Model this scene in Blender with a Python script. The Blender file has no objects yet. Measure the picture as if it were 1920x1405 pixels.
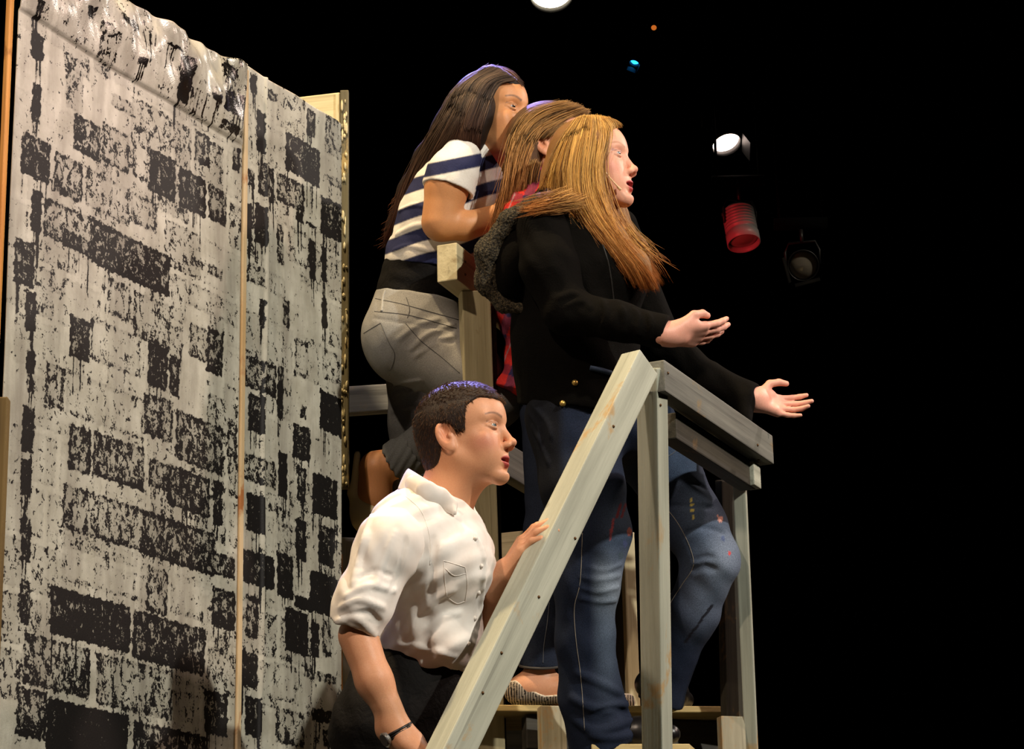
import bpy, bmesh, math, random
import numpy as np
import openvdb
from mathutils import Vector, Matrix

random.seed(7)
RNG = np.random.default_rng(11)
SC = bpy.context.scene
COL = SC.collection
PI = math.pi

# ------------------------------------------------------------------ camera
FPX = 4700.0                       # focal length in pixels of the 1920 x 1405 frame
PITCH, ROLL = math.radians(17.1), math.radians(1.2)
CAM = np.array([0.0, 0.0, 0.3])    # lens a little above the stage floor (z = 0)
_F = np.array([0, math.cos(PITCH), math.sin(PITCH)])
_U0 = np.array([0, -math.sin(PITCH), math.cos(PITCH)])
_R0 = np.array([1.0, 0, 0])
_U = _U0 * math.cos(ROLL) + _R0 * math.sin(ROLL)
_R = _R0 * math.cos(ROLL) - _U0 * math.sin(ROLL)
M_CAM = np.stack([_R, _U, -_F], axis=1)          # camera axes -> world
cam_data = bpy.data.cameras.new('camera')
cam_data.sensor_width = 36.0
cam_data.lens = 36.0 * FPX / 1920.0
cam_data.clip_end = 200
cam = bpy.data.objects.new('camera', cam_data)
COL.objects.link(cam)
mw = Matrix.Identity(4)
for i in range(3):
    for j in range(3):
        mw[i][j] = M_CAM[i][j]
    mw[i][3] = CAM[i]
cam.matrix_world = mw
SC.camera = cam

# ------------------------------------------------------------------ world, exposure
SC.view_settings.view_transform = 'Standard'
SC.view_settings.look = 'None'
SC.view_settings.gamma = 1.0
SC.view_settings.exposure = 0.0
SC.view_settings.use_curve_mapping = False
world = bpy.data.worlds.new('dark_theatre')
SC.world = world
world.use_nodes = True
world.node_tree.nodes['Background'].inputs[0].default_value = (0.9, 0.85, 0.8, 1)
world.node_tree.nodes['Background'].inputs[1].default_value = 0.0

# ------------------------------------------------------------------ stage lighting
def spot(name, loc, target, watts, color, size=40, blend=0.3, radius=0.08):
    ld = bpy.data.lights.new(name, 'SPOT')
    ld.energy = watts
    ld.color = color
    ld.spot_size = math.radians(size)
    ld.spot_blend = blend
    ld.shadow_soft_size = radius
    o = bpy.data.objects.new(name, ld)
    COL.objects.link(o)
    o.location = loc
    o.rotation_euler = (Vector(target) - Vector(loc)).to_track_quat('-Z', 'Y').to_euler()
    return o

spot('front_of_house_light', (4.2, 0.6, 5.0), (0.1, 5.6, 2.0), 1620, (1.0, 0.95, 0.84), 36)
spot('front_of_house_light', (-2.3, 0.6, 5.2), (0.1, 5.6, 2.0), 680, (1.0, 0.78, 0.60), 34)
spot('side_boom_light', (3.4, 5.2, 3.6), (0.0, 5.6, 2.0), 240, (1.0, 0.72, 0.60), 60)
spot('top_light', (-1.2, 4.6, 6.0), (0.0, 5.6, 1.8), 900, (1.0, 0.74, 0.42), 50)
spot('pink_wash_light', (3.0, 1.6, 4.4), (-0.95, 4.9, 2.55), 420, (1.0, 0.52, 0.62), 13, 1.0)
spot('back_light', (3.5, 7.5, 4.7), (-0.2, 5.5, 2.2), 260, (1.0, 0.84, 0.72), 50)
spot('violet_back_light', (-0.2, 8.6, 6.2), (-0.10, 4.92, 1.72), 3200, (0.34, 0.30, 1.0), 5)

# ------------------------------------------------------------------ geometry of the picture
def camP(px, py, d):
    """a point in camera axes (x right, y up, z back) seen at pixel (px, py) at depth d"""
    return np.array([(px - 960.0) / FPX * d, (702.5 - py) / FPX * d, -d])

def to_world(c):
    return np.asarray(c) @ M_CAM.T + CAM

def P(px, py, d):
    return to_world(camP(px, py, d))

def at_z(px, py, z):
    """world point on the ray of a pixel at height z"""
    r = P(px, py, 1.0) - CAM
    return CAM + r * ((z - CAM[2]) / r[2])

def on_plane(px, py, p0, n):
    r = P(px, py, 1.0) - CAM
    return CAM + r * (np.dot(p0 - CAM, n) / np.dot(r, n))

def unit(v):
    v = np.asarray(v, float)
    return v / np.linalg.norm(v)

# ------------------------------------------------------------------ objects
def srgb(r, g, b):
    def f(c):
        c /= 255.0
        return c / 12.92 if c <= 0.04045 else ((c + 0.055) / 1.055) ** 2.4
    return (f(r), f(g), f(b))

def link(name, me, mat=None, parent=None):
    o = bpy.data.objects.new(name, me)
    COL.objects.link(o)
    if mat is not None:
        me.materials.append(mat)
    if parent is not None:
        o.parent = parent
    return o

def thing(name, label, cat, loc=(0, 0, 0), group=None):
    o = bpy.data.objects.new(name, None)
    COL.objects.link(o)
    o.empty_display_size = 0.1
    o.location = loc
    o['label'] = label
    o['category'] = cat
    if group:
        o['group'] = group
    return o

def tag(o, label, cat, group=None):
    o['label'] = label
    o['category'] = cat
    if group:
        o['group'] = group
    return o

def origin_of(parent):
    o = np.zeros(3)
    while parent is not None:
        o = o + np.array(parent.location)
        parent = parent.parent
    return o

def mesh_np(name, V, faces, smooth=True, col=None):
    """mesh from numpy vertices and an (n,3) or (n,4) face array (or a list of such arrays)"""
    me = bpy.data.meshes.new(name)
    fl = faces if isinstance(faces, list) else [faces]
    fl = [np.asarray(f, dtype=np.int32) for f in fl if len(f)]
    loops = np.concatenate([f.ravel() for f in fl])
    tot = np.concatenate([np.full(len(f), f.shape[1], np.int32) for f in fl])
    st = np.concatenate([[0], np.cumsum(tot)[:-1]]).astype(np.int32)
    me.vertices.add(len(V))
    me.vertices.foreach_set('co', np.asarray(V, np.float32).ravel())
    me.loops.add(len(loops))
    me.loops.foreach_set('vertex_index', loops)
    me.polygons.add(len(tot))
    me.polygons.foreach_set('loop_start', st)
    me.polygons.foreach_set('loop_total', tot)
    me.update(calc_edges=True)
    me.validate()
    if smooth:
        me.polygons.foreach_set('use_smooth', np.ones(len(me.polygons), bool))
    if col is not None:
        a = me.attributes.new('Col', 'FLOAT_COLOR', 'POINT')
        c = np.ones((len(V), 4), np.float32)
        c[:, :3] = col
        a.data.foreach_set('color', c.ravel())
    return me

def box_mesh(name, bevel=0.003, segs=2):
    pass

def bm_obj(name, bm, mat, parent=None, smooth=False):
    me = bpy.data.meshes.new(name)
    bm.normal_update()
    bm.to_mesh(me)
    bm.free()
    if smooth:
        for p in me.polygons:
            p.use_smooth = True
    return link(name, me, mat, parent)

def beam(name, p0, p1, w, h, mat, parent=None, up=(0, 0, 1), bevel=0.003, ext=0.0, cut0=None, cut1=None):
    """a sawn length of timber from p0 to p1 (world), h along up, w across; object axes follow the timber"""
    p0, p1 = np.asarray(p0, float), np.asarray(p1, float)
    a = unit(p1 - p0)
    s = unit(np.cross(a, np.asarray(up, float)))
    u = np.cross(s, a)
    L = np.linalg.norm(p1 - p0) + 2 * ext
    bm = bmesh.new()
    bmesh.ops.create_cube(bm, size=1.0)
    for v in bm.verts:
        v.co = Vector((v.co.x * L, v.co.y * w, v.co.z * h))
    if cut0 is not None or cut1 is not None:      # mitred ends: shift along the axis by cut * (height offset)
        for v in bm.verts:
            if v.co.x < 0 and cut0 is not None:
                v.co.x += cut0[0] * v.co.z + cut0[1] * v.co.y
            if v.co.x > 0 and cut1 is not None:
                v.co.x += cut1[0] * v.co.z + cut1[1] * v.co.y
    if bevel > 0:
        bmesh.ops.bevel(bm, geom=list(bm.edges), offset=bevel, segments=2, profile=0.6, affect='EDGES', clamp_overlap=True)
    o = bm_obj(name, bm, mat, parent)
    c = (p0 + p1) / 2 - origin_of(parent)
    m = Matrix.Identity(4)
    for i in range(3):
        m[i][0], m[i][1], m[i][2], m[i][3] = a[i], s[i], u[i], c[i]
    o.matrix_local = m
    return o

# ------------------------------------------------------------------ materials
def new_mat(name):
    m = bpy.data.materials.new(name)
    m.use_nodes = True
    nt = m.node_tree
    return m, nt, nt.nodes['Principled BSDF']

def N(nt, typ, **kw):
    n = nt.nodes.new(typ)
    for k, v in kw.items():
        if k in n.inputs:
            n.inputs[k].default_value = v
        else:
            setattr(n, k, v)
    return n

def L(nt, a, b):
    nt.links.new(a, b)

def mix_rgb(nt, fac, a, b, blend='MIX'):
    n = nt.nodes.new('ShaderNodeMix')
    n.data_type = 'RGBA'
    n.blend_type = blend
    for sock, val in ((n.inputs[0], fac), (n.inputs[6], a), (n.inputs[7], b)):
        if hasattr(val, 'links'):
            nt.links.new(val, sock)
        elif isinstance(val, (tuple, list)):
            sock.default_value = (*val[:3], 1)
        else:
            sock.default_value = val
    return n.outputs[2]

def noise(nt, scale, detail=4, rough=0.55, vec=None, dist=0.0):
    n = N(nt, 'ShaderNodeTexNoise')
    n.inputs['Scale'].default_value = scale
    n.inputs['Detail'].default_value = detail
    n.inputs['Roughness'].default_value = rough
    n.inputs['Distortion'].default_value = dist
    if vec is not None:
        L(nt, vec, n.inputs['Vector'])
    return n.outputs['Fac']

def ramp(nt, fac, a, b, smooth=False):
    n = N(nt, 'ShaderNodeMapRange')
    n.inputs['From Min'].default_value = a
    n.inputs['From Max'].default_value = b
    if smooth:
        n.interpolation_type = 'SMOOTHSTEP'
    L(nt, fac, n.inputs['Value'])
    return n.outputs['Result']

def obj_coords(nt, scale=(1, 1, 1)):
    tc = N(nt, 'ShaderNodeTexCoord')
    mp = N(nt, 'ShaderNodeMapping')
    mp.inputs['Scale'].default_value = scale
    L(nt, tc.outputs['Object'], mp.inputs['Vector'])
    return mp.outputs['Vector']

def bump(nt, bsdf, h, strength=0.3, dist=0.01):
    b = N(nt, 'ShaderNodeBump')
    b.inputs['Strength'].default_value = strength
    b.inputs['Distance'].default_value = dist
    L(nt, h, b.inputs['Height'])
    L(nt, b.outputs['Normal'], bsdf.inputs['Normal'])

def plain(name, rgb, rough=0.6, spec=0.3, metal=0.0):
    m, nt, b = new_mat(name)
    b.inputs['Base Color'].default_value = (*rgb, 1)
    b.inputs['Roughness'].default_value = rough
    b.inputs['Specular IOR Level'].default_value = spec
    b.inputs['Metallic'].default_value = metal
    return m

def emit(name, rgb, strength):
    m, nt, b = new_mat(name)
    b.inputs['Base Color'].default_value = (*rgb, 1)
    b.inputs['Emission Color'].default_value = (*rgb, 1)
    b.inputs['Emission Strength'].default_value = strength
    return m

def painted_timber(name, paint, paint2, raw, wear=0.5, rough=0.62):
    """thinly brushed paint on sawn softwood: streaks along the timber's own length, raw wood where it is worn"""
    m, nt, b = new_mat(name)
    v = obj_coords(nt, (2.2, 26, 26))
    v2 = obj_coords(nt, (5, 9, 9))
    v3 = obj_coords(nt, (1.3, 70, 70))
    n1 = noise(nt, 1.0, 5, 0.6, v)
    n2 = noise(nt, 1.0, 5, 0.65, v2, 0.6)
    n3 = noise(nt, 1.0, 3, 0.6, v3)
    c = mix_rgb(nt, ramp(nt, n1, 0.32, 0.70), paint, paint2)
    c = mix_rgb(nt, ramp(nt, n2, 0.66 - 0.10 * wear, 0.72 - 0.06 * wear), c, raw)
    c = mix_rgb(nt, ramp(nt, n3, 0.60, 0.80), c, tuple(x * 0.55 for x in paint2))
    L(nt, c, b.inputs['Base Color'])
    b.inputs['Roughness'].default_value = rough
    b.inputs['Specular IOR Level'].default_value = 0.3
    bump(nt, b, n3, 0.35, 0.004)
    return m

def vcol_mat(name, rough=0.6, spec=0.3, fine=None, fine_amt=0.25, bump_amt=0.25, sss=0.0, sheen=0.0, aniso=None):
    m, nt, b = new_mat(name)
    a = N(nt, 'ShaderNodeAttribute', attribute_name='Col')
    c = a.outputs['Color']
    if fine:
        v = obj_coords(nt)
        n = noise(nt, fine, 4, 0.6, v)
        k = ramp(nt, n, 0.3, 0.7)
        c = mix_rgb(nt, fine_amt, c, mix_rgb(nt, k, (0.12, 0.12, 0.12), (1, 1, 1)), 'OVERLAY')
        bump(nt, b, n, bump_amt, 0.003)
    L(nt, c, b.inputs['Base Color'])
    b.inputs['Roughness'].default_value = rough
    b.inputs['Specular IOR Level'].default_value = spec
    if sss:
        b.inputs['Subsurface Weight'].default_value = sss
        b.inputs['Subsurface Radius'].default_value = (0.012, 0.004, 0.002)
        b.inputs['Subsurface Scale'].default_value = 0.6
    if sheen:
        b.inputs['Sheen Weight'].default_value = sheen
    return m
# ------------------------------------------------------------------ implicit surfaces (figures and clothes)
# Everything here works in camera axes, in metres, and is turned into world coordinates when meshed.
BIG = 0.12

def smin(a, b, k):
    if k <= 0:
        return np.minimum(a, b)
    h = np.maximum(k - np.abs(a - b), 0) / k
    return np.minimum(a, b) - h * h * k * 0.25

def smax(a, b, k):
    return -smin(-a, -b, k)

class Cone:
    """tapered limb between two joints; zs widens it along the depth axis, caps cut its ends flat"""
    def __init__(s, a, b, ra, rb, k=0.02, zs=1.0, cap0=False, cap1=False, sub=False):
        s.a, s.b = np.asarray(a, float), np.asarray(b, float)
        s.ra, s.rb, s.k, s.zs, s.cap0, s.cap1, s.sub = ra, rb, k, zs, cap0, cap1, sub
    def bounds(s):
        r = max(s.ra, s.rb)
        e = np.array([r, r, r * max(s.zs, 1)])
        return np.minimum(s.a, s.b) - e, np.maximum(s.a, s.b) + e
    def f(s, X, Y, Z):
        a, b = s.a.copy(), s.b.copy()
        w = 1.0 / s.zs
        ab = b - a
        abz = ab[2] * w
        L2 = ab[0] ** 2 + ab[1] ** 2 + abz ** 2 + 1e-12
        x, y, z = X - a[0], Y - a[1], (Z - a[2]) * w
        t = (x * ab[0] + y * ab[1] + z * abz) / L2
        tc = np.clip(t, 0, 1)
        dx, dy, dz = x - tc * ab[0], y - tc * ab[1], z - tc * abz
        d = np.sqrt(dx * dx + dy * dy + dz * dz) - (s.ra + (s.rb - s.ra) * tc)
        ln = math.sqrt(L2)
        if s.cap0:
            d = smax(d, -t * ln, 0.004)
        if s.cap1:
            d = smax(d, (t - 1) * ln, 0.004)
        return d

class Ell:
    def __init__(s, c, r, k=0.02, R=None, sub=False):
        s.c, s.r, s.k, s.sub = np.asarray(c, float), np.asarray(r, float), k, sub
        s.R = None if R is None else np.asarray(R, float)      # columns are the ellipsoid's axes
    def bounds(s):
        e = np.full(3, s.r.max()) if s.R is not None else s.r
        return s.c - e, s.c + e
    def f(s, X, Y, Z):
        x, y, z = X - s.c[0], Y - s.c[1], Z - s.c[2]
        if s.R is not None:
            R = s.R
            x, y, z = (x * R[0, 0] + y * R[1, 0] + z * R[2, 0],
                       x * R[0, 1] + y * R[1, 1] + z * R[2, 1],
                       x * R[0, 2] + y * R[1, 2] + z * R[2, 2])
        x, y, z = x / s.r[0], y / s.r[1], z / s.r[2]
        k0 = np.sqrt(x * x + y * y + z * z)
        k1 = np.sqrt((x / s.r[0]) ** 2 + (y / s.r[1]) ** 2 + (z / s.r[2]) ** 2) + 1e-9
        return k0 * (k0 - 1) / k1

class Fn:
    """any distance function with its bounds; sub carves, cut intersects"""
    def __init__(s, fn, lo, hi, k=0.01, sub=False):
        s.fn, s.lo, s.hi, s.k, s.sub = fn, np.asarray(lo, float), np.asarray(hi, float), k, sub
    def bounds(s):
        return s.lo, s.hi
    def f(s, X, Y, Z):
        return s.fn(X, Y, Z)

class Field:
    def __init__(s, lo, hi, vox):
        s.lo = np.asarray(lo, float)
        s.vox = vox
        s.n = np.maximum(((np.asarray(hi) - s.lo) / vox).astype(int) + 1, 4)
        s.g = np.full(s.n, BIG, np.float32)
    def window(s, lo, hi):
        i0 = np.clip(np.floor((lo - s.lo) / s.vox).astype(int), 0, s.n)
        i1 = np.clip(np.ceil((hi - s.lo) / s.vox).astype(int) + 1, 0, s.n)
        return i0, i1
    def axes(s, i0, i1):
        ax = [(s.lo[k] + s.vox * np.arange(i0[k], i1[k])).astype(np.float32) for k in range(3)]
        return ax[0][:, None, None], ax[1][None, :, None], ax[2][None, None, :]
    def add(s, p):
        lo, hi = p.bounds()
        m = max(p.k, 0.006) + 3 * s.vox + 0.012
        i0, i1 = s.window(lo - m, hi + m)
        if np.any(i1 <= i0):
            return
        X, Y, Z = s.axes(i0, i1)
        sl = tuple(slice(i0[k], i1[k]) for k in range(3))
        d = p.f(X, Y, Z)
        if p.sub:
            s.g[sl] = smax(s.g[sl], -d, p.k)
        else:
            s.g[sl] = smin(s.g[sl], d, p.k)
    def warp(s, fn):
        """add a small displacement everywhere near the surface"""
        X, Y, Z = s.axes(np.zeros(3, int), s.n)
        s.g += fn(X, Y, Z).astype(np.float32)
    def clip(s, fn):
        X, Y, Z = s.axes(np.zeros(3, int), s.n)
        s.g = np.maximum(s.g, fn(X, Y, Z).astype(np.float32))
    def mesh(s):
        g = s.g.copy()
        for ax in range(3):                       # close the surface at the window's edges
            sl = [slice(None)] * 3
            for e in (0, -1):
                sl[ax] = e
                g[tuple(sl)] = np.maximum(g[tuple(sl)], s.vox * 0.5)
        vg = openvdb.FloatGrid()
        vg.background = BIG
        vg.copyFromArray(np.clip(g, -BIG, BIG))
        pts, quads = vg.convertToQuads(0.0)
        return pts * s.vox + s.lo, quads[:, ::-1]
    def sample(s, Pn):
        q = (Pn - s.lo) / s.vox
        i = np.floor(q).astype(int)
        ok = np.all((i >= 0) & (i < s.n - 1), axis=1)
        i = np.clip(i, 0, s.n - 2)
        f = np.clip(q - i, 0, 1)
        out = np.zeros(len(Pn))
        for a in (0, 1):
            for b in (0, 1):
                for c in (0, 1):
                    w = (f[:, 0] if a else 1 - f[:, 0]) * (f[:, 1] if b else 1 - f[:, 1]) * (f[:, 2] if c else 1 - f[:, 2])
                    out += w * s.g[i[:, 0] + a, i[:, 1] + b, i[:, 2] + c]
        return np.where(ok, out, BIG)

def shape(prims, vox, pad=0.02, lo=None, hi=None, warp=None, clip=None):
    bs = [p.bounds() for p in prims if not p.sub]
    l = np.min([b[0] for b in bs], axis=0) - pad
    h = np.max([b[1] for b in bs], axis=0) + pad
    if lo is not None:
        l = np.maximum(l, lo)
    if hi is not None:
        h = np.minimum(h, hi)
    F = Field(l, h, vox)
    for p in prims:
        F.add(p)
    if warp is not None:
        F.warp(warp)
    if clip is not None:
        F.clip(clip)
    return F

def near_surface(fields, px, py, d0, span=0.45, steps=150):
    """depth at which the rays through pixels first meet the fields, nan where they miss"""
    px, py = np.asarray(px, float), np.asarray(py, float)
    ds = np.linspace(d0 - span, d0 + span, steps)
    res = np.full(len(px), np.nan)
    prev = np.full(len(px), 1.0)
    for j, d in enumerate(ds):
        pts = np.stack([(px - 960) / FPX * d, (702.5 - py) / FPX * d, np.full(len(px), -d)], 1)
        v = np.min([F.sample(pts) for F in fields], axis=0)
        hit = np.isnan(res) & (v < 0)
        if j > 0 and hit.any():
            t = prev[hit] / (prev[hit] - v[hit] + 1e-9)
            res[hit] = ds[j - 1] + np.clip(t, 0, 1) * (ds[j] - ds[j - 1])
        prev = v
    return res

def skin_obj(name, F, mat, parent=None, colfn=None, col=None):
    """mesh one or several fields into one object in world axes"""
    Fs = F if isinstance(F, list) else [F]
    Vs, Qs, n = [], [], 0
    for f in Fs:
        v, q = f.mesh()
        Vs.append(v)
        Qs.append(q.astype(np.int64) + n)
        n += len(v)
    V = np.concatenate(Vs)
    Q = np.concatenate(Qs)
    c = None
    if colfn is not None:
        c = colfn(V)
    elif col is not None:
        c = np.tile(np.asarray(col), (len(V), 1))
    W = to_world(V) - origin_of(parent)
    me = mesh_np(name, W, Q, True, c)
    return link(name, me, mat, parent)

# ------------------------------------------------------------------ tubes and hair
def catmull(pts, n):
    pts = np.asarray(pts, float)
    if len(pts) == 2:
        t = np.linspace(0, 1, n)[:, None]
        return pts[0] * (1 - t) + pts[1] * t
    p = np.vstack([2 * pts[0] - pts[1], pts, 2 * pts[-1] - pts[-2]])
    m = len(pts) - 1
    u = np.linspace(0, m - 1e-6, n)
    i = u.astype(int)
    t = (u - i)[:, None]
    a, b, c, d = p[i], p[i + 1], p[i + 2], p[i + 3]
    return 0.5 * ((2 * b) + (-a + c) * t + (2 * a - 5 * b + 4 * c - d) * t ** 2 + (-a + 3 * b - 3 * c + d) * t ** 3)

def tubes(paths, radii, sides=4):
    """many tubes at once: paths (m, n, 3), radii (m, n) -> vertices, quads"""
    paths = np.asarray(paths, float)
    m, n, _ = paths.shape
    T = np.gradient(paths, axis=1)
    T /= np.linalg.norm(T, axis=2, keepdims=True) + 1e-12
    ref = np.zeros_like(T)
    ref[..., 2] = 1.0
    par = np.abs(T[..., 2]) > 0.9
    ref[par] = (1, 0, 0)
    A = np.cross(T, ref)
    A /= np.linalg.norm(A, axis=2, keepdims=True) + 1e-12
    B = np.cross(T, A)
    ang = np.arange(sides) * 2 * PI / sides
    V = paths[:, :, None, :] + np.asarray(radii)[:, :, None, None] * (
        A[:, :, None, :] * np.cos(ang)[None, None, :, None] + B[:, :, None, :] * np.sin(ang)[None, None, :, None])
    idx = np.arange(m * n * sides).reshape(m, n, sides)
    nx = np.roll(idx, -1, axis=2)
    Q = np.stack([idx[:, :-1], nx[:, :-1], nx[:, 1:], idx[:, 1:]], axis=-1).reshape(-1, 4)
    caps = []
    if sides == 4:
        caps = [idx[:, 0, ::-1].reshape(-1, 4), idx[:, -1].reshape(-1, 4)]
    else:
        for e, rev in ((0, True), (-1, False)):
            k = idx[:, e, ::-1] if rev else idx[:, e]
            caps.append(np.ascontiguousarray(k))
    return V.reshape(-1, 3), [Q] + caps

def tube_obj(name, pts, r, mat, parent=None, n=24, sides=8, world=False, taper=None):
    p = catmull(pts, n)
    if not world:
        p = to_world(p)
    rr = np.full((1, n), r) if taper is None else np.interp(np.linspace(0, 1, n), np.linspace(0, 1, len(taper)), taper)[None] * r
    V, Q = tubes(p[None], rr, sides)
    return link(name, mesh_np(name, V - origin_of(parent), Q), mat, parent)

def strands(layers, d0, fields, sink=0.0):
    """hair locks. layers: list of dicts with guides (lists of (px, py) or (px, py, dz)), n, r, spread, colours.
    Guides without a depth follow the surface of the given fields and hang on from its last depth."""
    Vs, Qs, Cs, off = [], [], [], 0
    for ly in layers:
        G = []
        NS = ly.get('pts', 16)
        for g in ly['guides']:
            q = catmull([(p[0], p[1], p[2] if len(p) > 2 else 0.0) for p in g], NS)
            if len(g[0]) == 2:
                d = near_surface(fields, q[:, 0], q[:, 1], d0)
                ok = ~np.isnan(d)
                if ok.any():
                    d = np.interp(np.arange(NS), np.where(ok)[0], d[ok])
                else:
                    d = np.full(NS, d0)
                k = np.array([1, 2, 3, 2, 1]) / 9.0
                for _ in range(3):
                    d = np.minimum(d, np.convolve(np.pad(d, 2, mode='edge'), k, 'valid') + 0.004) * 0.3 + 0.7 * np.convolve(np.pad(d, 2, mode='edge'), k, 'valid')
                q[:, 2] = d - d0 - ly.get('lift', 0.004)
            G.append(q)
        G = np.array(G)
        n = ly['n']
        u = RNG.random(n) * (len(G) - 1)
        i = np.minimum(u.astype(int), len(G) - 2) if len(G) > 1 else np.zeros(n, int)
        t = (u - i)[:, None, None]
        S = G[i] * (1 - t) + G[np.minimum(i + 1, len(G) - 1)] * t
        w = np.linspace(0, 1, NS)[None, :]
        sp0, sp1 = ly.get('spread', (2, 6))
        amp = sp0 + (sp1 - sp0) * w ** 1.5
        for ax, sc in ((0, 1.0), (1, 0.6)):
            S[:, :, ax] += RNG.normal(0, 1, (n, 1)) * amp * sc
        fr = ly.get('wave', 1.5)
        ph = RNG.random((n, 1)) * 6.28
        S[:, :, 0] += np.sin(w * RNG.uniform(4, 11, (n, 1)) + ph) * fr * w
        S[:, :, 2] += RNG.uniform(-1, 0.4, (n, 1)) * ly.get('thick', 0.006)
        if ly.get('clump'):
            nc = ly['clump']
            cen = RNG.choice(n, nc, replace=False)
            key = u + RNG.normal(0, 0.12, n)
            own = cen[np.argmin(np.abs(key[:, None] - key[cen][None, :]), axis=1)]
            S += (S[own] - S) * (ly.get('pull', 0.8) * w[:, :, None] ** 1.3)
        # trim some locks short so that the ends are ragged
        cut = RNG.uniform(ly.get('trim', 0.8), 1.0, (n, 1))
        start = RNG.uniform(0, ly.get('start', 0.0), (n, 1))
        ww = start + (cut - start) * w
        f = ww * (NS - 1)
        i0 = np.minimum(f.astype(int), NS - 2)
        ft = (f - i0)[:, :, None]
        ar = np.arange(n)[:, None]
        S = S[ar, i0] * (1 - ft) + S[ar, i0 + 1] * ft
        d = d0 + S[:, :, 2]
        C = np.stack([(S[:, :, 0] - 960) / FPX * d, (702.5 - S[:, :, 1]) / FPX * d, -d], axis=2)
        r0 = ly.get('r', 0.0011) * RNG.uniform(0.6, 1.4, (n, 1))
        R = r0 * np.clip(np.minimum(1.0, (1.03 - w) * 4), 0.15, 1) * np.clip(0.35 + w * 6, 0, 1)
        V, Q = tubes(to_world(C), R, 4)
        a, b = np.array(ly['c0']), np.array(ly['c1'])
        mixv = RNG.random((n, 1, 1)) ** ly.get('cpow', 1.0)
        cc = a + (b - a) * mixv
        cc = np.broadcast_to(cc, (n, NS, 3)).copy()
        if 'tip' in ly:
            wt = (np.clip(ww - 0.35, 0, 1) / 0.65)[:, :, None]
            cc = cc * (1 - wt) + np.array(ly['tip']) * (0.6 + 0.8 * mixv) * wt
        Cs.append(np.repeat(cc.reshape(-1, 3), 4, axis=0))
        Vs.append(V)
        Qs += [q + off for q in Q]
        off += len(V)
    return np.concatenate(Vs), Qs, np.concatenate(Cs)

def hair_obj(name, hull, layers, d0, fields, mat, parent, hullcol):
    V, Q, C = strands(layers, d0, fields)
    o = origin_of(parent)
    hv, hq = (np.zeros((0, 3)), None)
    faces = Q
    if hull is not None:
        hv, hq = hull.mesh()
        hw = to_world(hv)
        faces = [hq.astype(np.int64)] + [q + len(hv) for q in Q]
        V = np.concatenate([hw, V])
        C = np.concatenate([np.tile(np.asarray(hullcol), (len(hv), 1)), C])
    return link(name, mesh_np(name, V - o, faces, True, C), mat, parent)

# ------------------------------------------------------------------ head and hand
def head_frame(c, s, yaw=0.0, pitch=0.0, roll=0.0):
    """c centre in camera axes, s metres per head centimetre; yaw turns the face to the lens, pitch lifts the chin"""
    up = np.array([-math.sin(ROLL), math.cos(PITCH), -math.sin(PITCH)])
    fw = np.array([1.0, 0, 0])
    fw = unit(fw - up * fw.dot(up))
    lat = np.cross(fw, up)
    def rot(v, ax, a):
        return v * math.cos(a) + np.cross(ax, v) * math.sin(a) + ax * ax.dot(v) * (1 - math.cos(a))
    yw, pt, rl = map(math.radians, (yaw, pitch, roll))
    fw, lat = rot(fw, up, -yw), rot(lat, up, -yw)
    fw, up = rot(fw, lat, pt), rot(up, lat, pt)
    up, lat = rot(up, fw, rl), rot(lat, fw, rl)
    return dict(c=np.asarray(c, float), s=s, R=np.stack([fw, up, lat], axis=1))

def hl(H, x, y, z):
    """head centimetres -> camera axes"""
    return H['c'] + H['R'] @ (np.array([x, y, z]) * H['s'])

def head_local(H, V):
    return (V - H['c']) @ H['R'] / H['s']

def _cone(X, Y, Z, a, b, ra, rb):
    ab = np.array(b, float) - np.array(a, float)
    x, y, z = X - a[0], Y - a[1], Z - a[2]
    t = np.clip((x * ab[0] + y * ab[1] + z * ab[2]) / (ab @ ab + 1e-9), 0, 1)
    return np.sqrt((x - t * ab[0]) ** 2 + (y - t * ab[1]) ** 2 + (z - t * ab[2]) ** 2) - (ra + (rb - ra) * t)

def _ell(X, Y, Z, c, r):
    x, y, z = (X - c[0]) / r[0], (Y - c[1]) / r[1], (Z - c[2]) / r[2]
    k0 = np.sqrt(x * x + y * y + z * z)
    k1 = np.sqrt((x / r[0]) ** 2 + (y / r[1]) ** 2 + (z / r[2]) ** 2) + 1e-9
    return k0 * (k0 - 1) / k1

EYE = (7.5, 0.15, 3.1, 1.22)

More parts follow.
